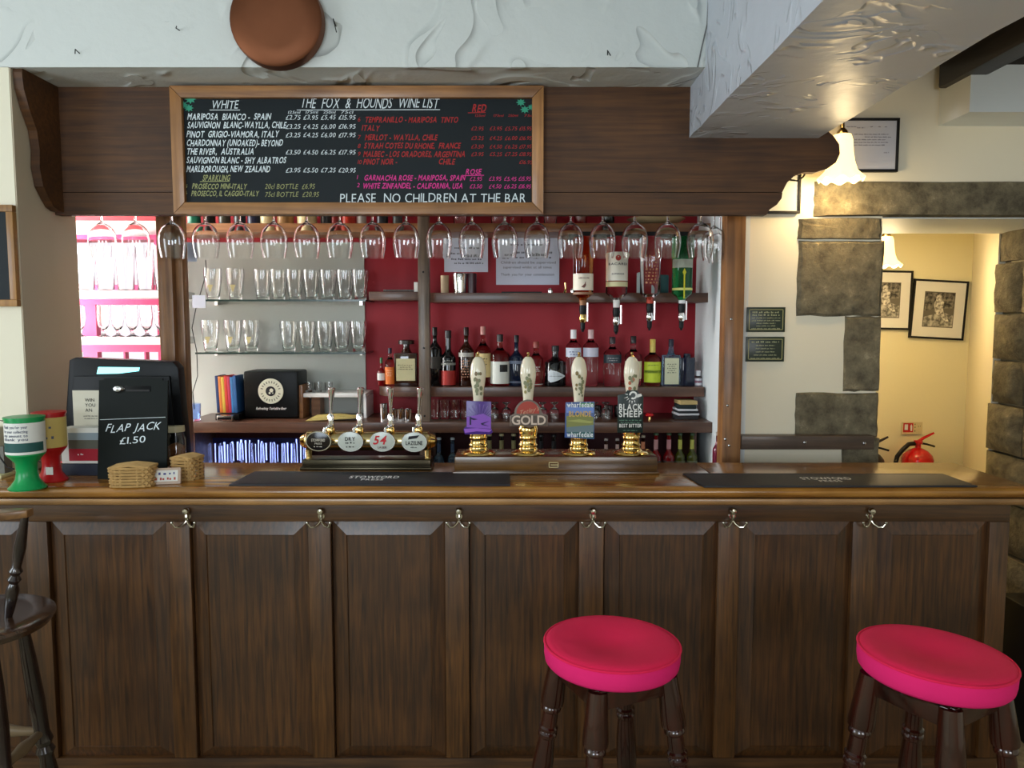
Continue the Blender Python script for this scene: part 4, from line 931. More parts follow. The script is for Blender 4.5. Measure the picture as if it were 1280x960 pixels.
def d_scr(c, z_, n, wd=1.3):
    def g(t, r, zb):
        mb = MB(); f = cyl_fn((0, 0, 0), r+.0015)
        for k in range(n): scrib(mb, lambda u, v, k=k: f(u-r*wd/2, zb+z_-.014*k+v), r*wd, .008, 0, .009)
        mb.build('label_print', cm(c), t, smooth=0)
    return g
optic(729, 415, 25, 'amber', [(.030, .10, (236, 226, 206)), (.012, .022, (150, 110, 80))], (150, 100, 60), 'leftmost optic bottle, amber whisky with a white label', d_bird, 'brass')
optic(771, 418, 27, 'spirit', [(.07, .19, (226, 222, 206)), (.045, .066, (214, 206, 160))], (232, 230, 226), 'second optic bottle, clear rum with a cream label and red disc', d_rum)
optic(813, 413, 25, 'clear', [], (200, 70, 50), 'third optic bottle, clear glass with orange print and a red neck', d_scr((206, 130, 90), .17, 9))
optic(853, 413, 25, 'green', [(.030, .040, (214, 214, 120)), (.125, .16, (170, 176, 160))], (236, 236, 236), 'rightmost optic bottle, green glass with a yellow stripe', lambda t, r, zb: MB().add([cyl_fn((0, 0, 0), r+.0012)(u*.001, zb+v*.001) for u, v in ((-3, -5), (3, -5), (3, 95), (8, 105), (0, 122), (-8, 105), (-3, 95))], [tuple(range(7))]).build('label_print', cm((206, 200, 30)), t, smooth=0))

# small things on shelf A
def put_l(prof, px, pyb, Y, z, mt_, name, label, cat, n=20):
    o = MB().lathe(prof, n).build(name, mt_); o.location = (X(px, Y, pyb), Y, z); tag(o, label, cat); return o
put_l([(.0004, 0), (.018, 0), (.019, .08), (.0165, .08), (.016, .004), (.0004, .004)], 556, 366, 3.50, ZA, cm((176, 150, 116)), 'cork_cup', 'pale cork beaker on the shelf under the small notice', 'cup')
put_l([(.0004, 0), (.028, 0), (.034, .085), (.033, .09), (.030, .088), (.026, .004), (.0004, .003)], 575, 366, 3.50, ZA, M['chrome'], 'shaker_tin', 'shiny steel shaker tin beside the cork beaker', 'shaker')
put_l([(.0004, 0), (.020, 0), (.021, .09), (.018, .09), (.018, .004), (.0004, .004)], 590, 366, 3.50, ZA, cm((60, 16, 30), .3), 'wine_coloured_cup', 'dark wine-red beaker right of the steel tin', 'cup')
t = MB().box(-.09, .09, -.02, .02, 0, .006).build('flat_tool', M['black']); t.location = (X(652, 3.46, 366), 3.46, ZA); tag(t, 'flat black tool lying on the shelf below the large notice', 'tool')
o = MB().tube([(-.20, 0, .006), (0, 0, .006), (.055, 0, .006)], .006, 8).build('metal_rod', M['steel']); o.location = (X(510, 3.47, 364), 3.47, ZA2); o.scale = (.55, 1, 1); tag(o, 'thin bright rod lying on the short shelf left of the centre post', 'rod')
o = box(-.008, .008, -.008, .008, 0, .042).build('small_white_box', M['paper_w']); o.location = (X(520, 3.44, 360), 3.44, ZA2); tag(o, 'small white upright tag against the centre post', 'tag')
for k, px in enumerate((688, 716)):
    o = MB().lathe([(.0004, .022), (.006, .02), (.0125, .010), (.012, 0), (.008, -.0), (.0004, 0)], 14).build('pourer', M['chrome']); o.location = (X(px, 3.44, 364), 3.44, ZA); tag(o, ('round metal pourer on the shelf right of the large notice', 'round metal pourer beside the leftmost optic bottle')[k], 'pourer')
o = MB().tube([(0, 0, 0), (.004, 0, .02), (.002, 0, .045)], [.006, .004, .005], 10).build('brass_pourer', M['brass']); o.location = (X(706, 3.44, 364), 3.44, ZA); tag(o, 'slim brass pourer standing between the two round ones', 'pourer')
t = thing('bar_cloth', 'clear plastic bag and white carton on the shelf behind the third optic', 'carton', (X(808, 3.52, 350), 3.52, ZA))
box(-.04, .0, -.02, .03, 0, .095).build('carton', cm((190, 206, 206)), t, bevel=.003)
box(.002, .10, -.015, .03, 0, .085).build('carton', cm((52, 96, 100)), t, bevel=.008)

# notices
def notice(px0, py0, px1, py1, lines, label):
    Y = 3.645; a = at(px0, py0, Y); b = at(px1, py1, Y); t = thing('paper_notice', label, 'notice', (0, Y, b.z))
    box(a.x, b.x, 0, .0015, 0, a.z-b.z).build('sheet', M['paper'], t)
    mb = MB(); mb2 = MB()
    for l in lines:
        if l[0]: p = at(l[1], l[2], Y); text(mb, l[0], lambda u, v: (p.x+u, -.0006, p.z-b.z+v), w=(l[3])*.0038, cap=l[4]*.0038)
        else:
            p = at(l[1], l[2], Y); scrib(mb2, lambda u, v: (p.x+u, -.0006, p.z-b.z+v), l[3]*.0038, l[4]*.0034, 0, .022)
    if mb.v: mb.build('printed_text', M['ink_grey'], t, smooth=0)
    if mb2.v: mb2.build('small_print', M['ink_grey'], t, smooth=0)
notice(555, 294, 610, 340, [(None, 568, 311, 34, 2.5), (None, 562, 318, 40, 2.5), (None, 564, 325, 38, 2.5), (None, 568, 330, 36, 2.2)], 'small paper notice pinned to the red wall right of the centre post')
notice(620, 295, 699, 356, [(None, 640, 307, 40, 2.6), (None, 630, 317, 60, 2.6), (None, 628, 323, 62, 2.6), ('Children should be supervised', 626, 329.5, 68, 2.9), ('supervised whilst at all times', 629, 335.5, 60, 2.9), ('Thank you for your consideration', 626, 344.5, 66, 2.9)], 'large paper notice pinned to the red wall below hanging glasses')
# tags and cable on the left
for (px0, py0, px1, py1, Y, lb) in ((234, 303, 246, 327, 2.952, 'upper small white tag on the post at the left glass shelves'), (240, 369, 257, 385, 3.38, 'lower small white tag hanging by a cable at the upper glass shelf')):
    a = at(px0, py0, Y); b = at(px1, py1, Y); o = box(a.x, b.x, Y, Y+.003, b.z, a.z).build('paper_tag', cm((176, 180, 196))); tag(o, lb, 'tag')
tag(MB().tube([at(257, 325, 3.4), at(258, 340, 3.4), at(254, 355, 3.4), at(249, 372, 3.4), at(245, 385, 3.4), at(240, 410, 3.4), at(246, 440, 3.4), at(247, 470, 3.4), at(241, 490, 3.4), at(243, 512, 3.42)], .0022, 6).build('power_cable', M['iron']), 'thin black cable hanging beside the left post', 'cable')

# ================================================================== THINGS ON THE BACK COUNTER
# black box with round badge
bx = thing('badge_box', 'black box with a round white badge on the back counter', 'box', (X(339, 3.42, 515), 3.42, ZC), 0)
hw = (375-306)/2*.00352; hh = Z(464, 3.42)-ZC
box(-hw, hw, 0, .17, 0.004, hh).build('case', M['black'], bx, bevel=.012)
Yf = -.001; cz = Z(489, 3.42)-ZC; cx_ = X(338.5, 3.42, 489)-X(339, 3.42, 515)
mt = lambda y, z: Matrix.Translation((cx_, y, z)) @ Matrix.Rotation(math.pi/2, 4, 'X')
MB().lathe([(.0004, .003), (.056, .003), (.057, 0)], 32, mt(0, cz)).build('round_badge', cm((222, 222, 200)), bx)
MB().lathe([(.0004, .0042), (.022, .0042), (.0225, .002)], 24, mt(0, cz)).build('badge_centre', M['ink'], bx)
mb = MB(); 
for (dx, dz, q) in ((.004, .004, .009), (-.004, -.008, .005), (.010, -.008, .003)):
    mb.add([(cx_+dx+q*math.cos(k*.7854), -.0048, cz+dz+q*math.sin(k*.7854)) for k in range(8)], [tuple(range(8))])
mb.build('badge_print', cm((222, 222, 200)), bx, smooth=0)
mb = MB()
for k in range(22):
    a_ = R(k*360/22); 
    if k in (0, 11): 
        continue
    c0 = Vector((math.cos(a_), 0, math.sin(a_))); tt = Vector((-math.sin(a_), 0, math.cos(a_))); o_ = Vector((cx_, -.0035, cz))
    mb.add([o_+c0*.036-tt*.0022, o_+c0*.036+tt*.0022, o_+c0*.046+tt*.0022, o_+c0*.046-tt*.0022], [(0, 1, 2, 3)])
mb.build('badge_print', cm((120, 120, 104)), bx, smooth=0)
mb = MB(); text(mb, 'Refreshing Yorkshire Beer', lambda u, v: (u, -.0012, Z(512, 3.42)-ZC+v), w=.135, cap=.011, shear=.3, center=True, bold=True); mb.build('printed_slogan', M['white'], bx, smooth=0)
# dark block behind, folders, payment pad
o = box(-.05, .05, 0, .1, 0, .17).build('dark_speaker', M['black'], bevel=.008); o.location = (X(300, 3.5, 515), 3.5, ZC); tag(o, 'plain black box behind the coloured folders', 'box')
fc = [(40, 60, 110), (220, 130, 60), (214, 180, 70), (206, 60, 50), (190, 50, 80), (60, 120, 180), (50, 100, 160)]
fl_ = ['dark blue folder leftmost of the upright stack', 'orange upright folder beside the dark blue one', 'yellow upright folder between orange and red', 'red upright folder in the stack', 'crimson upright folder in the stack', 'light blue upright folder near the right of the stack', 'blue upright folder rightmost of the stack']
for k, c in enumerate(fc):
    o = box(-.0065, .0065, 0, .10, 0, .165-.003*(k % 3)).build('folder', cm(c), bevel=.001); o.location = (X(273+3.7*k, 3.40, 510), 3.40, ZC+.030); o.rotation_euler = (0, R(-2), 0); tag(o, fl_[k], 'folder', 'coloured folders on the back counter')
o = box(-.05, .055, 0, .14, 0, .029).build('folder_tray', M['black'], bevel=.004); o.location = (X(283, 3.36, 515), 3.36, ZC); tag(o, 'black tray under the coloured folders', 'tray')
t = thing('card_terminal', 'small silver card machine in front of the coloured folders', 'card machine', (X(281, 3.32, 520), 3.315, ZC))
box(-.035, .035, 0, .035, 0, .028).build('body', M['steel'], t, bevel=.005); box(-.03, .03, -.001, .002, .010, .02).build('screen', M['black'], t)
# white shelf unit with papers
t = thing('small_shelf_stand', 'little white-topped stand behind the beer taps', 'stand', (0, 3.44, ZC))
xa, xb = X(379, 3.44, 495), X(457, 3.44, 495)
box(xa, xb, 0, .19, .095, .113).build('top', M['white_gloss'], t, bevel=.002)
box(xa-.020, xa-.002, 0, .12, 0, .15).build('wooden_upright', M['shelf_pine'], t, bevel=.002)
box(xb-.012, xb, .01, .19, 0, .094).build('side', M['white_gloss'], t)
box(xa+.01, xa+.05, .1, .18, 0, .094).build('side', M['shelf_pine'], t)
mb = MB().prism([(-.11, 0), (.11, .012), (.02, .022), (-.08, .016)], 0, .10); o = mb.build('papers', cm((214, 190, 110))); o.location = (X(418, 3.42, 518), 3.335, ZC+.001); tag(o, 'yellowish folded papers lying behind the left beer taps', 'papers')
for k, px in enumerate((386, 398, 411)):
    o = tumbler('shot_glass', .018, .015, .045) if k == 0 else o.copy()
    if k: col.objects.link(o)
    o.location = (X(px, 3.5, 490), 3.50, ZC+.1135); tag(o, '%s small shot glass from the left on the white-topped stand' % ORD[k], 'shot glass', 'shot glasses on the stand')
# metal measures left of centre post
for k, (px, h_) in enumerate(((480, .075), (492, .052), (501, .052), (510, .052))):
    o = MB().lathe([(.0004, 0), (.016, 0), (.017, h_), (.0155, h_), (.0145, .004), (.0004, .004)], 18).build('metal_measure', M['chrome']); o.location = (X(px, 3.36, 525), 3.36, ZC)
    tag(o, ('tall chrome measure cup behind the third beer tap', 'first short chrome measure right of the tall one', 'second short chrome measure right of the tall one', 'third short chrome measure by the centre post')[k], 'measure', 'spirit measures')
for k, (px, c) in enumerate(((733, (40, 34, 34)), (746, (30, 26, 28)), (761, (54, 34, 34)), (773, (30, 24, 26)))):
    o = MB().lathe([(.0004, 0), (.018, 0), (.021, .05), (.020, .052), (.016, .045), (.0004, .04)], 16).build('dark_cup', cm(c, .25)); o.location = (X(px, 3.50, 525), 3.50, ZC); tag(o, 'dark cup on the back counter, %s from the left between the right pumps' % ORD[k], 'cup', 'dark cups')
t = thing('red_stopper', 'small red item on the back counter right of the rightmost pump', 'stopper', (X(812, 3.40, 522), 3.40, ZC))
MB().lathe([(.0004, .03), (.014, .028), (.020, .018), (.012, .012), (.0004, .012)], 14).build('top', M['red_p'], t); MB().lathe([(.006, 0), (.006, .0125), (.0004, .0125), (.0004, 0)], 10).build('stem', M['brass'], t)
# folded cloths
z_ = ZC
for k, (c, lb) in enumerate((((50, 48, 50), 'dark cloth at the bottom of the folded stack'), ((222, 222, 226), 'lower white striped cloth of the folded stack'), ((46, 48, 52), 'dark cloth between the white ones'), ((226, 226, 230), 'upper white striped cloth of the folded stack'), ((40, 50, 50), 'dark green cloth near the top of the folded stack'), ((206, 178, 120), 'tan cloth on top of the folded stack'))):
    th = .018 if k in (0, 4, 5) else .010
    o = box(-.052+.003*k, .052-.002*k, -.05, .05, 0, th).build('folded_cloth', cm(c, .9), bevel=.0045); o.location = (X(856, 3.44, 520)+random.uniform(-.003, .003), 3.44, z_); o.rotation_euler = (0, 0, random.uniform(-.1, .1)); tag(o, lb, 'cloth', 'folded bar cloths'); z_ += th
o = MB().lathe([(.0004, 0), (.03, .002), (.062, .012), (.064, .014), (.03, .006), (.0004, .004)], 28, Matrix.Translation((0, 0, .062)) @ Matrix.Rotation(R(72), 4, 'Y')).build('white_saucer', M['white_gloss']); o.location = (X(892, 3.42, 525), 3.42, ZC); tag(o, 'white saucer standing upright at the right end of the back counter', 'saucer')

# ================================================================== ON THE BAR
# beer font with four taps
f0 = onz(459, 586, BZ); FYY = 2.60
ft_ = thing('beer_font', 'brass and black beer font with four chrome taps', 'beer taps', (0, FYY, BZ))
xa, xb = X(379, FYY, 570), X(539, FYY, 570); zf = lambda py: Z(py, FYY)-BZ
box(xa, xb, -.02, .07, 0.0, .035).build('base', M['bronze'], ft_, bevel=.008)
box(xa-.004, xb+.004, -.035, .075, 0, .010).build('base_plate', M['bronze'], ft_, bevel=.003)
zc_ = zf(552); rt_ = .034
MB().lathe([(.0004, 0), (rt_*.7, 0), (rt_, .008), (rt_, xb-xa-.016), (rt_*.7, xb-xa-.008), (.0004, xb-xa-.008)], 28, Matrix.Translation((xa+.004, .02, zc_)) @ Matrix.Rotation(math.pi/2, 4, 'Y')).build('tube', M['brass_dull'], ft_)
for px in (384, 534):
    MB().lathe([(.012, .02), (.010, .03), (.012, zc_-.03)], 14, Matrix.Translation((X(px, FYY, 560), .02, 0))).build('support', M['brass'], ft_)
    MB().lathe([(.0004, -.020), (.018, -.014), (.026, 0), (.018, .014), (.0004, .020)], 20, Matrix.Translation((X(px, FYY, 550)+(.012 if px > 400 else -.012), .02, zc_)) @ Matrix.Rotation(math.pi/2, 4, 'Y')).build('finial', M['brass'], ft_)
badges = [(397.5, 552, 413, 'ink', 'bk'), (437.5, 552.5, 449, 'w', 'dry'), (477.5, 552.5, 488, 'w', '54'), (517.5, 553, 523, 'w', 'giz')]
for i, (bxp, byp, hxp, _, kind) in enumerate(badges):
    cx = X(bxp, FYY-.05, byp); czz = Z(byp, FYY-.05)-BZ
    E = Matrix.Translation((cx, -.035, czz)) @ Matrix.Diagonal((1.28, 1, 1, 1)) @ Matrix.Rotation(math.pi/2, 4, 'X')
    rb = .0335
    MB().lathe([(.0004, .010), (rb, .010), (rb*1.03, .006), (rb*1.0, 0), (.0004, 0)], 32, E).build('badge_rim', M['chrome'] if kind == 'bk' else M['steel'], ft_)
    MB().lathe([(.0004, .0128), (rb*.6, .012), (rb*.93, .0102), (rb*.93, .009)], 32, E).build('badge_face', cm((24, 16, 14), .15) if kind == 'bk' else cm((196, 200, 190), .2), ft_)
    MB().tube([(cx, .0, czz), (cx, -.036, czz)], .008, 10).build('badge_stem', M['brass'], ft_)
    y_ = -.0486
    g = lambda dx, dz: (lambda u, v: (cx+dx+u, y_, czz+dz+v))
    if kind == 'bk':
        mb = MB(); text(mb, 'STOWFORD', g(0, .000), w=.046, cap=.009, center=True, bold=True); text(mb, 'PRESS', g(0, -.010), w=.024, cap=.006, center=True); scrib(mb, g(-.015, -.019), .03, .004, 0, .008); mb.build('badge_print', cm((210, 200, 180)), ft_, smooth=0)
    if kind == 'dry':
        mb = MB(); text(mb, 'DRY', g(0, .004), w=.034, cap=.012, center=True, bold=True); scrib(mb, g(-.016, -.006), .032, .006, 0, .008); scrib(mb, g(-.014, -.019), .028, .005, 0, .008); mb.build('badge_print', M['ink'], ft_, smooth=0)
    if kind == '54':
        mb = MB(); text(mb, '54', g(-.010, -.008), w=.042, cap=.028, center=True, bold=True, shear=.25); mb.build('badge_print', cm((200, 30, 40)), ft_, smooth=0)
        mb = MB(); text(mb, 'LAGER', g(0, -.022), w=.030, cap=.007, center=True, bold=True); mb.build('badge_print', cm((90, 60, 60)), ft_, smooth=0)
    if kind == 'giz':
        mb = MB(); text(mb, 'LAZELINE', g(0, -.009), w=.056, cap=.013, center=True, bold=True)
        mb.add([g(0, 0)(u, v) for u, v in ((-.020, .009), (-.018, .020), (.018, .024), (.010, .014))], [(0, 1, 2, 3)]); scrib(mb, g(-.012, -.019), .024, .004, 0, .008); mb.build('badge_print', M['ink'], ft_, smooth=0)
    hx = X(hxp, FYY, 520)
    tp_ = MB(); tp_.lathe([(.008, zc_+.02), (.013, zc_+.03), (.014, zf(536)), (.009, zf(533)), (.0004, zf(533))], 18, Matrix.Translation((hx, .005, 0))); tp_.build('tap_neck', M['brass'], ft_)
    MB().lathe([(.010, zf(534)), (.0125, zf(531)), (.0095, zf(526)), (.0115, zf(521)), (.008, zf(518)), (.0004, zf(518))], 18, Matrix.Translation((hx, .005, 0))).build('tap_valve', M['chrome'], ft_)
    MB().tube([(hx, -.004, zf(532)), (hx-.012, -.030, zf(534)), (hx-.014, -.036, zf(541))], [.006, .005, .005], 10).build('spout', M['chrome'], ft_)
    lx = .010 if i != 2 else .004
    mb = MB(); mb.lathe([(.0004, 0), (.005, 0), (.0055, .02), (.0085, .06), (.012, .090), (.0115, .094), (.0004, .096)], 18, axis_mtx((hx, .005, zf(519)), (hx+lx, -.012, zf(482))) @ Matrix.Diagonal((1, 1, 1.02, 1))); mb.build('tap_handle', M['chrome'], ft_)
# hand pump plinth
pl = thing('pump_plinth', 'dark wooden plinth under the four hand pumps', 'plinth', (0, 2.50, BZ))
PX0, PX1 = X(568, 2.5, 580), X(822, 2.5, 580); hpz = Z(571, 2.5)-BZ
box(PX0, PX1, .0, .16, 0.006, hpz)  .build('plank', M['plinth'], pl, bevel=.004)
box(PX0-.006, PX1+.006, -.008, .166, 0, .010)  .build('base_moulding', M['plinth'], pl, bevel=.003)
mb = MB(); p = at(692, 581, 2.5)
for (a, b, c, d) in ((-.016, .016, .007, .009), (-.016, .016, -.009, -.007), (-.016, -.014, -.009, .009), (.014, .016, -.009, .009), (-.010, .014, -.001, .001)): mb.box(p.x+a, p.x+b, -.003, 0.001, p.z-BZ+c, p.z-BZ+d)
mb.build('brass_plate', cm((226, 206, 150)), pl)
PY = 2.56; ZP = BZ+hpz
body = [(.0004, 0), (.056, 0), (.058, .003), (.055, .008), (.042, .012), (.034, .016), (.030, .026), (.033, .032), (.028, .040), (.029, .055), (.031, .058), (.029, .064), (.033, .078), (.034, .088), (.030, .100), (.024, .108), (.016, .112), (.0004, .114)]
hand = [(.0004, .165), (.0155, .165), (.0165, .19), (.019, .22), (.0235, .25), (.0265, .275), (.0265, .290), (.024, .310), (.018, .328), (.010, .338), (.0004, .340)]
def hclip_rect(t, w_, zlo, zhi, m_, rnd=0):
    mb = MB().box(-w_/2, w_/2, -.050, -.044, zlo, zhi); return mb.build('pump_clip', m_, t, bevel=.002)
pumps = [(598, 'hand pump with a purple sunset clip, leftmost of the four'), (660, 'hand pump with a red and brown arched clip reading gold'), (723, 'hand pump with a blue and green landscape clip'), (788.5, 'hand pump with a dark green square clip, rightmost of the four')]
for i, (px, lb) in enumerate(pumps):
    x_ = X(px, PY, 560); t = thing('hand_pump', lb, 'beer pump', (x_, PY, ZP), 0, 'hand pumps on the plinth')
    zz_ = lambda py: Z(py, PY-.05)-ZP; xx_ = lambda q: X(q, PY-.05, 520)-x_
    s = (Z(440, PY)-ZP)/.355
    MB().lathe([(r_, z_*s) for r_, z_ in body], 28).build('brass_base', M['brass'], t, smooth=50)
    MB().lathe([(.008, .10*s), (.008, .17*s)], 12).build('rod', M['chrome'], t)
    MB().lathe([(r_, z_*s) for r_, z_ in hand], 24).build('ceramic_handle', M['ceramic'], t, smooth=60)
    MB().lathe([(.0004, .355*s), (.004, .354*s), (.0055, .349*s), (.0035, .344*s), (.007, .338*s), (.011, .333*s), (.0004, .331*s)], 16).build('brass_finial', M['brass'], t)
    mb = MB(); mb2 = MB()
    for k in range(16):       # hunting scene painted on the handle: small leaf and figure dabs
        zz0 = random.uniform(.205, .285)*s; rr = .0275 if zz0 > .24*s else .0225; f = cyl_fn((0, 0, 0), rr); u0 = random.uniform(-.012, .012); q = random.uniform(.003, .0065)
        pts = [f(u0+q*math.cos(j*.9), zz0+q*1.3*math.sin(j*.9)) for j in range(7)]; (mb if k % 4 else mb2).add(pts, [tuple(range(7))])
    mb.build('painted_scene', cm((128, 130, 96), .3), t, smooth=0); mb2.build('painted_figures', cm(((130, 110, 80), (150, 140, 80), (130, 110, 60), (180, 100, 66))[i], .3), t, smooth=0)
    yf = -.0515
    MB().box(-.006, .006, -.044, -.0, zz_(520), zz_(516)).build('clip_bracket', M['brass'], t)
    def flat(nm, pts, m_, y=yf):
        return MB().add([(xx_(a), y, zz_(b)) for a, b in pts], [tuple(range(len(pts)))]).build(nm, m_, t, smooth=0)
    if i == 0:
        P = [(583, 501), (614, 502), (614, 536), (616, 540), (613, 543), (581, 543), (579, 537), (583, 532)]
        MB().prism([(xx_(a), zz_(b)) for a, b in P], -.050, -.044).build('pump_clip', cm((74, 40, 130), .25), t, bevel=.001)
        flat('clip_print', [(583.5, 521), (590, 520), (604, 517), (613.5, 522), (613.5, 536), (583.5, 534)], cm((140, 84, 190), .3), yf)
        flat('clip_print', [(580, 536), (596, 535), (615, 537), (612, 540), (596, 539), (581, 541)], cm((150, 90, 200), .3), yf-.0004)
        mb = MB()
        for k in range(11):
            a_ = R(20+14*k); c0 = (600, 526); r0, r1 = 8, 21
            q = [(c0[0]+r0*math.cos(a_-.02), c0[1]-r0*math.sin(a_-.02)), (c0[0]+r1*math.cos(a_-.02), c0[1]-r1*math.sin(a_-.02)), (c0[0]+r1*math.cos(a_+.03), c0[1]-r1*math.sin(a_+.03)), (c0[0]+r0*math.cos(a_+.02), c0[1]-r0*math.sin(a_+.02))]
            q = [(min(max(a, 584), 613.5), max(b, 502.5)) for a, b in q]; mb.add([(xx_(a), yf-.0003, zz_(b)) for a, b in q], [(0, 1, 2, 3)])
        mb.build('clip_print', cm((120, 90, 170), .3), t, smooth=0)
        mb = MB()
        mb.add([(xx_(a), yf-.0008, zz_(b)) for a, b in ((587, 521), (589, 521), (589, 531), (587, 531))], [(0, 1, 2, 3)]); mb.add([(xx_(a), yf-.0008, zz_(b)) for a, b in ((589, 522), (597, 524), (592, 525), (589, 524))], [(0, 1, 2, 3)])
        mb.add([(xx_(a), yf-.0008, zz_(b)) for a, b in ((601, 529), (612, 526), (604, 530), (612, 533), (602, 531))], [(0, 1, 2, 3, 4)]); mb.build('clip_print', cm((30, 20, 70), .3), t, smooth=0)
    if i == 1:
        P = [(637, 533), (637, 520), (643, 517)]+[(660+17.5*math.cos(R(a)), 518-18.5*math.sin(R(a))) for a in range(175, 0, -16)]+[(678, 517), (685, 519), (685, 533), (670, 532), (662, 535), (652, 532)]
        MB().prism([(xx_(a), zz_(b)) for a, b in P], -.050, -.044).build('pump_clip', cm((110, 92, 80), .4), t, bevel=.001)
        flat('clip_print', [(646, 517)]+[(660+14.5*math.cos(R(a)), 517-15.5*math.sin(R(a))) for a in range(175, 0, -16)]+[(674, 517)], cm((170, 60, 44), .4))
        flat('clip_print', [(640, 532), (639, 520), (683, 520), (683, 532)], cm((84, 70, 60), .4), yf-.0003)
        mb = MB(); sc = X(641, PY-.05)-X(640, PY-.05)
        text(mb, 'GOLD', lambda u, v: (xx_(661)+u, yf-.0008, zz_(530.5)+v), w=43*sc, cap=11*sc, center=True, bold=True, gap=.04)
        mb.build('clip_print', cm((206, 186, 168), .4), t, smooth=0)
        mb = MB(); text(mb, "Tetley's", lambda u, v: (xx_(661)+u, yf-.0009, zz_(516)+v+u*.25), w=25*sc, cap=5.5*sc, center=True, shear=.3); mb.build('clip_print', cm((200, 150, 120), .4), t, smooth=0)
    if i == 2:
        P = [(707, 503), (743, 502), (743, 549), (706, 547)]
        MB().prism([(xx_(a), zz_(b)) for a, b in P], -.050, -.044).build('pump_clip', cm((64, 92, 150), .3), t, bevel=.001)
        flat('clip_print', [(708, 509), (742, 508), (742, 516), (708, 516)], cm((110, 140, 206), .4)); flat('clip_print', [(708, 520), (725, 518), (742, 521), (742, 531), (708, 534)], cm((128, 132, 70), .4))
        flat('clip_print', [(708, 526), (724, 524), (742, 527), (738, 529), (724, 528)], cm((160, 164, 90), .4), yf-.0004); flat('clip_print', [(708, 534), (742, 531), (742, 540), (708, 540)], cm((104, 124, 130), .4)); flat('clip_print', [(724, 503.5), (742, 503.5), (742, 509), (724, 509)], cm((80, 140, 100), .4), yf-.0002); flat('clip_print', [(708, 540), (742, 540), (742, 548), (724, 547)], cm((50, 96, 96), .4), yf-.0002)
        sc = X(641, PY-.05)-X(640, PY-.05); mb = MB()
        text(mb, 'wharfedale', lambda u, v: (xx_(725)+u, yf-.0009, zz_(509)+v), w=33*sc, cap=6.2*sc, center=True, bold=True); text(mb, 'wharfedale', lambda u, v: (xx_(725)+u, yf-.0009, zz_(546)+v), w=33*sc, cap=6.2*sc, center=True, bold=True); mb.build('clip_print', cm((226, 232, 236), .4), t, smooth=0)
        mb = MB(); text(mb, 'BLONDE', lambda u, v: (xx_(725)+u, yf-.0009, zz_(520.5)+v), w=28*sc, cap=6.5*sc, center=True, bold=True); mb.build('clip_print', cm((206, 170, 90), .4), t, smooth=0)
    if i == 3:
        P = [(772, 494), (781, 492), (784, 488), (796, 488), (799, 492), (804, 494), (804, 541), (772, 541)]
        MB().prism([(xx_(a), zz_(b)) for a, b in P], -.050, -.044).build('pump_clip', cm((12, 34, 30), .3), t, bevel=.001)
        sc = X(641, PY-.05)-X(640, PY-.05); mb = MB(); G = lambda px_, py_: (lambda u, v: (xx_(px_)+u, yf-.0006, zz_(py_)+v))
        text(mb, 'BLACK', G(788, 512.5), w=29*sc, cap=7.6*sc, center=True, bold=True, gap=.14); text(mb, 'SHEEP', G(788, 521), w=29*sc, cap=7.6*sc, center=True, bold=True, gap=.14)
        text(mb, 'BEST BITTER', G(788, 534), w=28*sc, cap=4.2*sc, center=True, bold=True, gap=.14)
        # horned head emblem with rays
        ring = []
        for k in range(13): a_ = R(-120+25*k); ring.append((791+5*math.cos(a_), 494-5*math.sin(a_)))
        for k in range(12):
            a_ = R(-120+25*k); b_ = R(-120+25*(k+1)); q = [(791+5.2*math.cos(a_), 494-5.2*math.sin(a_)), (791+5.2*math.cos(b_), 494-5.2*math.sin(b_)), (791+3*math.cos(b_), 494-3*math.sin(b_)), (791+3*math.cos(a_), 494-3*math.sin(a_))]
            mb.add([(xx_(a), yf-.0006, zz_(b)) for a, b in q], [(0, 1, 2, 3)])
        for a_, r0, r1 in ((200, 6, 11), (222, 6, 10), (245, 7, 11), (268, 7, 11), (292, 7, 10), (170, 6, 10)):
            d = (math.cos(R(a_)), -math.sin(R(a_))); n_ = (-d[1]*.7, d[0]*.7); q = [(790+d[0]*r0+n_[0], 494+d[1]*r0+n_[1]), (790+d[0]*r1, 494+d[1]*r1), (790+d[0]*r0-n_[0], 494+d[1]*r0-n_[1])]
            mb.add([(xx_(a), yf-.0006, zz_(b)) for a, b in q], [(0, 1, 2)])
        mb.add([(xx_(a), yf-.0006, zz_(b)) for a, b in ((795, 493), (801, 492), (802, 495), (796, 497))], [(0, 1, 2, 3)])
        mb.build('clip_print', cm((232, 232, 226), .4), t, smooth=0)
        mb = MB(); scrib(mb, G(774, 526), 28*sc, .004, 0, .012); scrib(mb, G(776, 529), 24*sc, .004, 0, .012); scrib(mb, G(779, 538.5), 18*sc, .003, 0, .012); mb.build('clip_print', cm((90, 130, 110), .4), t, smooth=0)

# till (back of the screen) with lit customer display
tl = thing('till_monitor', 'black till monitor seen from behind with a lit strip display', 'till', (0, 2.66, BZ))
q = lambda px, py, Y=2.62: (X(px, Y, py), Z(py, Y)-BZ)
P = [q(84, 450), (q(92, 447)), q(214, 452), q(221, 460), q(232, 578), q(76, 578)]
MB().prism(P, -.03, .02).build('casing', M['black'], tl, bevel=.006)
MB().prism([q(92, 470), q(212, 470), q(222, 575), q(86, 575)], -.042, -.031).build('rear_cover', M['black'], tl, bevel=.004)
MB().prism([q(122, 459), q(173, 459.5), q(172, 464), q(148, 467), (q(120, 467.5))], -.036, -.030).build('display', mat('lit_display', (.25, .85, .9), emit=2.2), tl)
box(X(110, 2.66, 580), X(200, 2.66, 580), -.01, .045, 0, .02).build('foot', M['black'], tl)
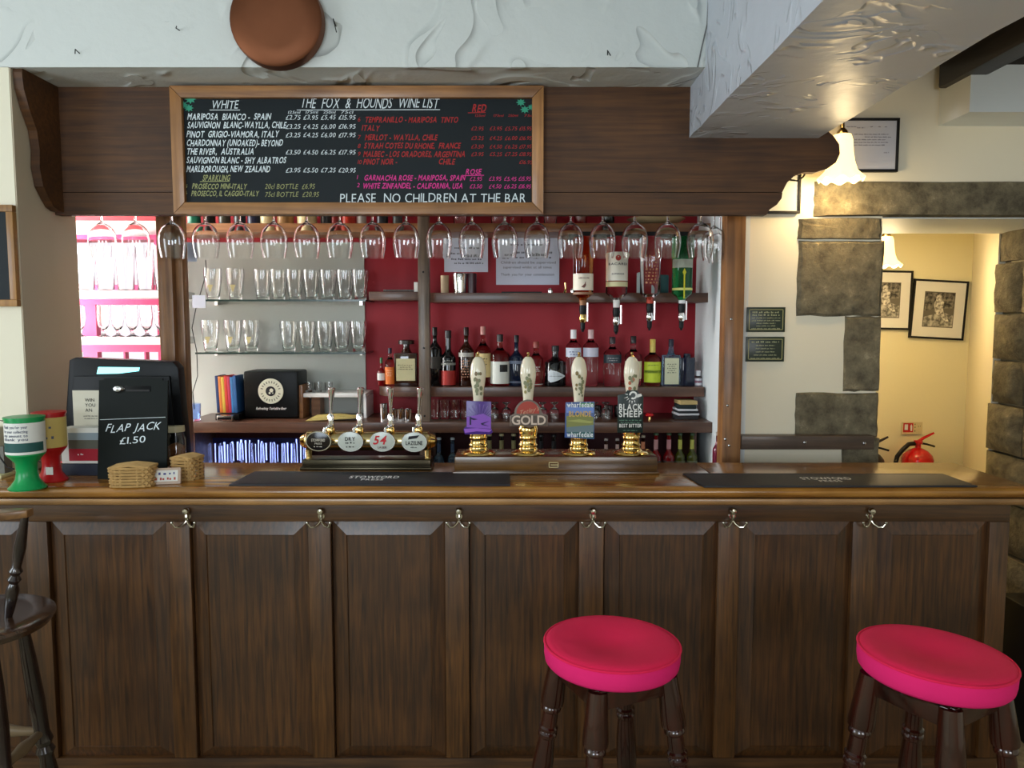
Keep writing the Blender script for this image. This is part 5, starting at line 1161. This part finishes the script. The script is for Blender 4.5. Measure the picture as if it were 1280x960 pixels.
# chalk clipboard
xa, xb = X(120, 2.43, 530), X(208, 2.43, 530); zt = Z(466, 2.47)-BZ
cb = thing('chalk_board', 'black chalk clipboard advertising flap jack for sale', 'chalkboard', ((xa+xb)/2, 2.42, BZ)); cb.rotation_euler = (R(-6), 0, R(-2)); hw = (xb-xa)/2
mb = MB()
zt1 = zt-.015
mb.box(-hw, hw, 0, .006, 0, zt1-.036); mb.box(-hw, -hw*.5, 0, .006, zt1-.036, zt1-.006); mb.box(hw*.52, hw, 0, .006, zt1-.036, zt1-.006); mb.box(-hw*.5, hw*.52, 0, .006, zt1-.024, zt1-.006); mb.box(-hw*.85, hw*.85, 0, .006, zt1-.006, zt1)
mb.build('board', M['board_black'], cb)
MB().lathe([(.0004, .012), (.012, .010), (.018, .003), (.019, 0), (.0004, 0)], 20, Matrix.Translation((-hw*.42, 0, zt1-.034)) @ Matrix.Diagonal((1, 1, .7, 1)) @ Matrix.Rotation(math.pi/2, 4, 'X')).build('silver_clip', M['steel'], cb)
MB().box(-hw*.2, hw*.5, -.004, 0, zt1-.042, zt1-.036).build('clip_bar', M['iron'], cb)
mb = MB(); sc = .00252
text(mb, 'FLAP JACK', lambda u, v: (u, -.001, .155+v+u*.05), w=70*sc, cap=9.5*sc, center=True, shear=.35, jit=.12); text(mb, '£1.50', lambda u, v: (u, -.001, .115+v+u*.04), w=33*sc, cap=8.5*sc, center=True, shear=.1, jit=.12)
mb.add([(-hw*.95, -.001, .190), (hw*.95, -.001, .199), (hw*.95, -.001, .2005), (-hw*.95, -.001, .1912)], [(0, 1, 2, 3)]); mb.build('chalk_writing', M['chalk_w'], cb, smooth=0)
# leaflet and tub
t = thing('leaflet_stand', 'cream folded leaflet standing behind the white box, left of the till', 'leaflet', (X(108, 2.56, 530), 2.565, BZ))
z0_, z1_ = Z(531, 2.565)-BZ-.01, Z(488, 2.565)-BZ; w2_ = 24*.0026
box(-w2_*.72, w2_*.9, 0, .003, 0, z1_).build('card', cm((214, 208, 188), .7), t)
mb = MB()
for k, s in enumerate(('WIN', 'YOU', 'AN')): text(mb, s, lambda u, v, k=k: (u-.004, -.001, z1_-.038-.017*k+v), cap=.011)
scrib(mb, lambda u, v: (u-.012, -.001, z1_-.088+v), .05, .003, 0, .01); scrib(mb, lambda u, v: (u-.008, -.001, z1_-.096+v), .045, .003, 0, .01)
mb.build('printed_text', M['ink'], t, smooth=0)
t = thing('collection_box', 'white box printed with a red poppy field on a dark navy foot', 'box', (X(105, 2.48, 595), 2.48, BZ))
wx0, wx1 = X(76, 2.48, 560)-X(105, 2.48, 595), X(140, 2.48, 560)-X(105, 2.48, 595); zq = lambda py: Z(py, 2.48)-BZ
box(wx0, wx1, .0, .06, .0, zq(580)).build('foot', M['navy'], t, bevel=.003)
box(wx0, wx1, .0, .06, zq(580)+.001, zq(535)).build('carton', M['paper_w'], t, bevel=.004)
xq = lambda px: X(px, 2.48, 560)-X(105, 2.48, 595)
MB().box(xq(86), xq(138), -.0012, 0, zq(576), zq(561)).build('picture', cm((170, 24, 44)), t); MB().box(xq(86), xq(138), -.0012, 0, zq(560.9), zq(550)).build('picture', cm((96, 96, 84)), t); MB().box(xq(86), xq(138), -.0012, 0, zq(549.9), zq(541)).build('picture', cm((150, 164, 172)), t)
mb = MB(); scrib(mb, lambda u, v: (xq(97)+u, -.0018, zq(569)+v), .02, .006, 0, .01); mb.build('printed_text', M['white'], t, smooth=0)
# charity tins
def tin(px, pyb, pt, w, m_, lm, label, lines, strip, tagm=None):
    b = onz(px, pyb, BZ); s = b.y/F; H = Z(pt, b.y)-BZ; r = w/2*s
    t = thing('charity_tin', label, 'collecting tin', (b.x, b.y+.03, BZ))
    MB().lathe([(.0004, 0), (r*.92, 0), (r*.95, .004), (r*.8, .012), (r*.58, .03), (r*.52, .05), (r*.54, H*.36), (r*.80, H*.44), (r*.94, H*.48), (r*.95, H*.97), (r*1.0, H*.97), (r*1.0, H), (r*.3, H+.004), (.0004, H+.004)], 32).build('body', m_, t, smooth=40)
    MB().lathe([(r*.965, H*.50), (r*.965, H*.93)], 32).build('paper_label', lm, t)
    if strip: MB().lathe([(r*.972, H*.535), (r*.972, H*.66)], 28, None, 0, R(180), R(360)).build('label_band', M['tealprint'], t)
    f = cyl_fn((0, 0, 0), r*.978); mb = MB()
    for k, (ln, z_) in enumerate(lines): text(mb, ln, lambda u, v, z_=z_: f(u, H*z_+v), w=r*1.35, cap=H*.035, center=True, bold=True)
    if not lines:
        for k in range(2): scrib(mb, lambda u, v, k=k: f(u-r*.2, H*(.78-.15*k)+v), r*1.0, H*.04, 0, .014)
    mb.build('printed_text', M['ink_grey'], t, smooth=0)
    MB().tube([(-r*.98, 0, H*.93), (-r*1.25, -.01, H*.95), (-r*1.42, -.015, H*.75), (-r*1.3, -.012, H*.45), (-r*.95, -.01, H*.30), (-r*.56, -.012, H*.28)], .0022, 8).build('cord', M['iron'], t)
    if tagm: MB().box(.006, .028, -r*.80, -r*.78, .026, .05).build('sticker', M['paper_w'], t)
    return t
tin(27, 613, 522, 47, M['green_p'], M['paper_w'], 'green plastic collecting tin with a white paper label at the left end of the bar', [('Thank you for your', .86), ('for your collecting', .80), ('any amount to', .745), ('thank you', .695)], True)
tin(58, 603, 516, 40, M['red_p'], M['yellowp'], 'red plastic collecting tin with a yellowish label behind the green one', [], False, 1)
# stand at the far left
t = thing('card_display', 'cream display box cut off by the left edge behind the green tin', 'display box', (X(0, 2.5, 590), 2.46, BZ))
box(-.06, .022, 0, .05, .012, .16).build('box', cm((196, 190, 168)), t, bevel=.002); box(-.07, .05, -.03, .06, 0, .011).build('ledge', cm((206, 200, 150)), t, bevel=.002); box(.024, .042, 0, .04, .012, .10).build('divider', cm((110, 108, 100)), t)
# frame at the far left wall
t = thing('wall_blackboard', 'small orange-framed dark board cut off by the left edge of the picture', 'picture', (0, 2.53, Z(320, 2.53)))
xr = X(19, 2.53, 320); zu, zl = Z(256, 2.53)-Z(320, 2.53), Z(383, 2.53)-Z(320, 2.53)
box(xr-.40, xr-.02, .004, .016, zl+.02, zu-.02).build('slate', M['slate'], t)
mpine = wood('orange_frame', (150, 100, 44), (196, 142, 72), 'z', .4)
for bxx in ((xr-.40, xr, zu-.022, zu), (xr-.40, xr, zl, zl+.022), (xr-.022, xr, zl+.022, zu-.022), (xr-.42, xr-.40, zl, zu)): box(bxx[0], bxx[1], -.004, .018, bxx[2], bxx[3]).build('frame_rail', mpine, t, bevel=.002)
# wicker baskets
def basket(px, pyb, w, d, h, rz, label, lidh=.012):
    b = onz(px, pyb, BZ); t = thing('wicker_basket', label, 'basket', (b.x, b.y+d/2, BZ), rz)
    mb = MB(); rows = 7
    def loop(k, n=48):
        P = []; f = k/(rows-1); ww, dd = w/2*(.96+.04*f), d/2*(.96+.04*f)
        for i in range(n+1):
            a = 2*math.pi*i/n; c, s = math.cos(a), math.sin(a); e = .45
            x_ = ww*math.copysign(abs(c)**e, c); y_ = dd*math.copysign(abs(s)**e, s); o_ = 1+.05*math.cos(i*math.pi/2+k*math.pi)
            P.append((x_*o_, y_*o_, .004+h*f))
        return P
    for k in range(rows): mb.tube(loop(k), h/rows*.50, 5, cap=False)
    for i in range(22):
        a = 2*math.pi*i/22; c, s = math.cos(a), math.sin(a); e = .45; x_ = w/2*math.copysign(abs(c)**e, c); y_ = d/2*math.copysign(abs(s)**e, s)
        mb.tube([(x_*.95, y_*.95, .002), (x_*.99, y_*.99, h+.004)], .0032, 5)
    o = mb.build('weave', M['wicker'], t); o['kind'] = 'stuff'
    box(-w/2*.86, w/2*.86, -d/2*.86, d/2*.86, .002, .005).build('base', M['wicker'], t)
    mb = MB()
    for k in range(9):
        y_ = -d/2*.92+d*.92*k/8; mb.tube([(-w/2*.93, y_, h+.006), (-w/4, y_, h+.010), (0, y_, h+.013), (w/4, y_, h+.010), (w/2*.93, y_, h+.006)], d/18, 6)
    for s in (-1, 1): mb.tube([(s*w/2*.94, -d/2*.94, h+.006), (s*w/2*.96, d/2*.94, h+.006)], .004, 6)
    o = mb.build('lid', M['wicker'], t); o['kind'] = 'stuff'
    return t
basket(160, 610, .124, .072, .054, R(5), 'wicker basket with a lid in front of the chalk clipboard')
basket(229, 601, .078, .070, .064, R(-12), 'smaller wicker basket right of the chalk clipboard')
# packet with printed label
b = onz(201, 607, BZ); t = thing('printed_packet', 'white packet with small coloured print leaning between the baskets', 'packet', (b.x, b.y+.012, BZ), R(12)); t.rotation_euler = (R(-14), 0, R(12))
box(-.052, .052, 0, .016, .001, .052).build('packet', cm((196, 170, 150), .5), t, bevel=.003); MB().box(-.036, .044, -.0012, 0, .010, .044).build('label', M['paper_w'], t)
mb = MB(); scrib(mb, lambda u, v: (u-.030, -.002, .030+v), .066, .008, 0, .012); mb.build('printed_text', cm((60, 60, 130)), t, smooth=0); mb = MB(); scrib(mb, lambda u, v: (u-.032, -.002, .014+v), .072, .008, 0, .014); mb.build('printed_text', cm((180, 70, 50)), t, smooth=0)
# jar
b = onz(220, 592, BZ); t = thing('glass_jar', 'jar of brown biscuits with a cream lid beside the chalk clipboard', 'jar', (X(220, 2.62, 560), 2.62, BZ)); hj = Z(532, 2.62)-BZ; rj = .033
MB().lathe([(.0004, .001), (rj*.95, .001), (rj, .006), (rj, hj*.7), (rj*.8, hj*.78), (rj*.8, hj*.86), (rj*.78, hj*.86), (rj*.76, hj*.78), (rj*.95, hj*.69), (rj*.95, .008), (.0004, .006)], 24).build('glass', M['glass'], t, smooth=50)
MB().lathe([(.0004, hj*.86), (rj*.92, hj*.86), (rj*.94, hj*.90), (rj*.9, hj), (.0004, hj)], 24).build('lid', cm((206, 196, 160), .4), t)
MB().lathe([(.0004, .009), (rj*.9, .009), (rj*.92, .03), (rj*.86, hj*.5), (rj*.5, hj*.56), (.0004, hj*.6)], 16).build('biscuits', mat('biscuits', (150, 90, 44), .8, noise=.5, nscale=60, bump=1, bscale=120), t)
# two small shiny glasses near the baskets
o = tumbler('small_glass', .010, .009, .045); b = onz(252, 594, BZ); o.location = (b.x, b.y, BZ); tag(o, 'narrow little glass standing right of the smaller wicker basket', 'glass')

# ================================================================== RIGHT WALL THINGS
for k, (py0, py1, px0, px1, lb, n) in enumerate(((384, 415, 934, 981, 'upper green brass-edged plaque on the cream wall', 7), (421, 452, 933, 980, 'lower green brass-edged plaque on the cream wall', 6))):
    Y = 2.992; a = at(px0, py0, Y); b = at(px1, py1, Y); t = thing('wall_plaque', lb, 'plaque', (0, Y, b.z)); H = a.z-b.z; W = b.x-a.x
    box(a.x, b.x, 0, .008, 0, H).build('plate', cm((40, 52, 40), .3), t, bevel=.001)
    mb = MB(); e = .008
    for c in ((a.x+e, b.x-e, H-e-.0025, H-e), (a.x+e, b.x-e, e, e+.0025), (a.x+e, a.x+e+.0025, e, H-e), (b.x-e-.0025, b.x-e, e, H-e)): mb.box(c[0], c[1], -.0012, .0002, c[2], c[3])
    mb.build('gold_border', cm((170, 166, 110), .3), t)
    mb = MB()
    for j in range(n):
        big = (j < 2 if k == 0 else j == 0); ww = W*(.72 if big else random.choice((.6, .75, .5))); zz_2 = H-.020-(H-.034)*j/(n-1)-.003
        scrib(mb, lambda u, v, ww=ww, zz_2=zz_2: ((a.x+b.x)/2-ww/2+u, -.001, zz_2+v), ww, .0065 if big else .0045, 0, .018)
    mb.build('engraved_text', cm((160, 164, 126), .4), t, smooth=0)
def picture(px0, py0, px1, py1, Y, label, fr=.010, art=None, roll=0, name='framed_picture', matc=(226, 224, 214)):
    a = at(px0, py0, Y); b = at(px1, py1, Y); cx, cz = (a.x+b.x)/2, (a.z+b.z)/2; t = thing(name, label, 'picture', (cx, Y, cz)); t.rotation_euler = (0, roll, 0); w, h = (b.x-a.x)/2, (a.z-b.z)/2
    for c in ((-w, w, h-fr, h), (-w, w, -h, -h+fr), (-w, -w+fr, -h+fr, h-fr), (w-fr, w, -h+fr, h-fr)): box(c[0], c[1], -.004, .012, c[2], c[3]).build('frame_rail', M['iron'], t, bevel=.001)
    box(-w+fr*.8, w-fr*.8, .001, .010, -h+fr*.8, h-fr*.8).build('mount', cm(matc, .5), t)
    if art: art(t, w, h)
    return t
def doc(t, w, h):
    mb = MB()
    for j, (u0, z_, ww) in enumerate(((-.05, .062, .03), (-.09, .066, .04), (.0, .066, .01), (.03, .066, .01), (.055, .066, .012), (-.06, .038, .13), (-.02, .028, .10), (-.06, .018, .12), (-.06, .008, .13), (-.06, -.002, .12), (.055, -.03, .02))): scrib(mb, lambda u, v: (u0+u, -.0003, z_+v), ww, .004, 0, .014)
    mb.build('small_print', cm((120, 120, 140)), t, smooth=0)
picture(1052, 147.5, 1122, 215, 2.982, 'black-framed document on the wall right of the lit lamp', art=doc, matc=(196, 200, 214))
picture(940, 196, 1000, 267, 2.982, 'black-framed paper half hidden behind the scrolled fascia end', matc=(222, 222, 214))
def photo_mat(name, a, b_c, sc_):
    m = bpy.data.materials.new(name); m.use_nodes = True; nt = m.node_tree; bb_ = nt.nodes['Principled BSDF']; tc = nt.nodes.new('ShaderNodeTexCoord'); n = nt.nodes.new('ShaderNodeTexNoise'); n.inputs['Scale'].default_value = sc_; n.inputs['Detail'].default_value = 5
    cr = nt.nodes.new('ShaderNodeValToRGB'); cr.color_ramp.elements[0].position = .40; cr.color_ramp.elements[1].position = .62; cr.color_ramp.elements[0].color = lin(a); cr.color_ramp.elements[1].color = lin(b_c)
    nt.links.new(tc.outputs['Object'], n.inputs['Vector']); nt.links.new(n.outputs['Fac'], cr.inputs[0]); nt.links.new(cr.outputs[0], bb_.inputs['Base Color']); bb_.inputs['Roughness'].default_value = .4
    return m
PHG = photo_mat('photo_foliage', (30, 28, 24), (130, 126, 116), 45); PHG2 = photo_mat('photo_ground', (90, 88, 80), (190, 186, 174), 38); PHG3 = photo_mat('photo_figure', (110, 106, 96), (226, 222, 210), 60)
def photo(t, w, h):
    fw, fh = w*.56, h*.60; mb = MB()
    MB().box(-fw, fw, -.0002, .002, -fh, fh).build('photograph', cm((98, 94, 84)), t)
    S = lambda pts, m_, k: MB().add([(fw*x_, -.0006-.0003*k, fh*z_) for x_, z_ in pts], [tuple(range(len(pts)))]).build('photograph_print', m_, t, smooth=0)
    S([(-.95, -.95), (.95, -.95), (.95, -.30), (.2, -.12), (-.95, -.45)], PHG2, 0); S([(-.95, -.1), (-.3, .05), (.95, .12), (.95, .95), (-.95, .95)], PHG, 0)
    S([(-.22, .80), (.0, .86), (.16, .74), (.14, .58), (.30, .40), (.24, .10), (.34, -.20), (.72, -.62), (.50, -.70), (.12, -.34), (-.08, -.28), (-.30, -.10), (-.36, .30), (-.24, .55)], PHG3, 1)
picture(1076, 338, 1138, 412, 4.60, 'left one of two black and white photographs in the hallway, cut by the stone pillar', fr=.012, art=photo, roll=R(1))
picture(1141, 350, 1206, 424, 4.60, 'right one of two black and white photographs in the hallway, hanging slightly crooked', fr=.012, art=photo, roll=R(3))
# black loop by the fascia end
tag(MB().tube([at(980, 221, 2.97), at(988, 225, 2.96), at(997, 226, 2.955), at(1004, 221, 2.955), at(1008, 214, 2.96)], .0035, 8).build('cable_loop', M['iron']), 'short loop of dark cable below the scrolled fascia end', 'cable')
# fire sign, extinguishers
t = thing('fire_sign', 'small red and white fire point sign above the extinguisher', 'sign', (X(1141, 4.6, 535), 4.608, Z(543, 4.6)))
s = .0048; box(-.062, .062, 0, .003, 0, .074).build('plate', cm((214, 200, 150)), t)
MB().box(-.054, .006, -.001, 0, .012, .068).build('red_panel', cm((196, 40, 30)), t)
mb = MB(); mb.box(-.046, -.026, -.0016, -.0011, .026, .060); mb.add([(-.010, -.0014, .020), (.000, -.0014, .020), (.000, -.0014, .05), (-.006, -.0014, .062), (-.012, -.0014, .05)], [(0, 1, 2, 3, 4)]); mb.build('printed_symbol', M['white'], t, smooth=0)
mb = MB(); scrib(mb, lambda u, v: (.014+u, -.001, .056+v), .014, .008, 0, .01); scrib(mb, lambda u, v: (.014+u, -.001, .038+v), .014, .008, 0, .01); scrib(mb, lambda u, v: (.014+u, -.001, .016+v), .014, .008, 0, .01); scrib(mb, lambda u, v: (.034+u, -.001, .046+v), .018, .006, 0, .01); mb.build('printed_text', cm((80, 110, 60)), t, smooth=0)
def exting(px, pyt, Y, r, bm, label, z0=.35, body=.0):
    zs = Z(pyt, Y); t = thing('fire_extinguisher', label, 'fire extinguisher', (X(px, Y, 570), Y, z0)); H = zs-z0
    MB().lathe([(.0004, 0), (r*.95, 0), (r, .01), (r, H-.07), (r*.9, H-.045), (r*.62, H-.02), (r*.3, H-.006), (.0004, H)], 28).build('cylinder', bm, t, smooth=50)
    MB().lathe([(.016, H-.01), (.016, H+.02), (.024, H+.022), (.024, H+.04), (.0004, H+.042)], 14).build('valve', M['iron'] if bm != M['ext_red'] else M['red_p'], t)
    MB().tube([(0, 0, H+.035), (.03, 0, H+.055), (.09, 0, H+.085)], [.010, .009, .006], 8).build('lever', bm, t)
    MB().tube([(.01, 0, H+.025), (.05, 0, H+.018), (.098, 0, H+.004)], .006, 8).build('carry_handle', M['iron'], t)
    MB().tube([(-.02, 0, H+.022), (-.06, -.01, H+.02), (-.10, -.02, H-.01), (-.13, -.02, H-.05), (-.145, -.02, H-.12), (-.12, -.01, H-.25)], .013, 10).build('hose', M['iron'], t)
    MB().box(-.03, .03, r*.3, r*1.0+.02, H*.6, H*.6+.03).build('wall_bracket', M['steel'], t)
    return t
e1 = exting(1147, 559, 4.49, .087, M['ext_red'], 'red fire extinguisher with a black hose on the hallway wall', .6)
e2 = exting(1090, 564, 4.49, .072, cm((40, 30, 26), .3), 'dark second extinguisher mostly hidden behind the stone pillar', .6)
# lamps
lampm = bpy.data.materials.new('lit_glass_shade'); lampm.use_nodes = True; nt = lampm.node_tree; b_ = nt.nodes['Principled BSDF']
b_.inputs['Base Color'].default_value = (.95, .8, .5, 1); b_.inputs['Emission Color'].default_value = (1, .66, .24, 1); b_.inputs['Emission Strength'].default_value = 2.6; b_.inputs['Roughness'].default_value = .3
def lamp(px, pyt, pyb, Y, zceil, label, power, hw_px):
    zt, zb_ = Z(pyt, Y), Z(pyb, Y); x_ = X(px, Y, pyt); t = thing('pendant_lamp', label, 'lamp', (x_, Y, zb_)); H = zt-zb_; r = hw_px*Y/F
    n = 48; prof = [(.012, H), (r*.38, H*.97), (r*.46, H*.85), (r*.50, H*.6), (r*.56, H*.4), (r*.70, H*.2), (r*.90, H*.07), (r*1.0, 0)]
    mb = MB(); mb.lathe(prof, n); k = len(prof)
    for i in range(n):
        for j, amt in ((k-1, 1.0), (k-2, .5)):
            v = mb.v[j*n+i]; s_ = math.sin(i/n*2*math.pi*9); mb.v[j*n+i] = (v[0]*(1+.05*s_*amt), v[1]*(1+.05*s_*amt), v[2]+.007*s_*amt)
    o = mb.build('glass_shade', lampm, t, smooth=70)
    sm_ = o.modifiers.new('thick', 'SOLIDIFY'); sm_.thickness = .002
    MB().lathe([(.0004, H+.045), (.006, H+.042), (.008, H+.02), (.019, H+.008), (.021, H-.002), (.0004, H-.004)], 18).build('brass_gallery', M['brass_dull'], t)
    MB().lathe([(.0055, H+.04), (.0055, zceil-zb_-.02)], 10).build('rod', M['brass_dull'], t)
    MB().lathe([(.0004, zceil-zb_-.025), (.03, zceil-zb_-.02), (.045, zceil-zb_), (.0004, zceil-zb_)], 20).build('ceiling_rose', M['brass_dull'], t)
    MB().lathe([(.0004, H*.3), (.018, H*.36), (.026, H*.5), (.018, H*.68), (.012, H*.8), (.0004, H*.82)], 16).build('bulb', mat('lit_bulb', (1, .85, .55), emit=9), t)
    l = bpy.data.lights.new('lamp_glow', 'POINT'); l.energy = power; l.color = (1, .76, .42); l.shadow_soft_size = .03; q = bpy.data.objects.new('lamp_glow', l); col.objects.link(q); q.parent = t; q.location = (0, 0, -.03)
    l2 = bpy.data.lights.new('lamp_uplight', 'POINT'); l2.energy = power*.07; l2.color = (1, .62, .26); l2.shadow_soft_size = .03; q = bpy.data.objects.new('lamp_uplight', l2); col.objects.link(q); q.parent = t; q.location = (-.05, -.05, H+.03)
lamp(1053, 167, 225, 2.86, ZR, 'lit frilled glass pendant lamp beside the scrolled fascia end', 3.4, 27)
lamp(1108, 295, 333, 3.95, 2.55, 'lit glass lamp in the hallway half hidden by the stone pillar', 13, 19)
# dark bin at the right jamb
o = MB().box(-.10, .12, -.12, .12, 0, .52).build('log_bin', M['black'], bevel=.01); o.location = (2.22-.16, 2.86, 0); o.location.x = X(1272, 2.86, 760)+.10; tag(o, 'black metal bin on the floor beyond the right end of the bar', 'bin')
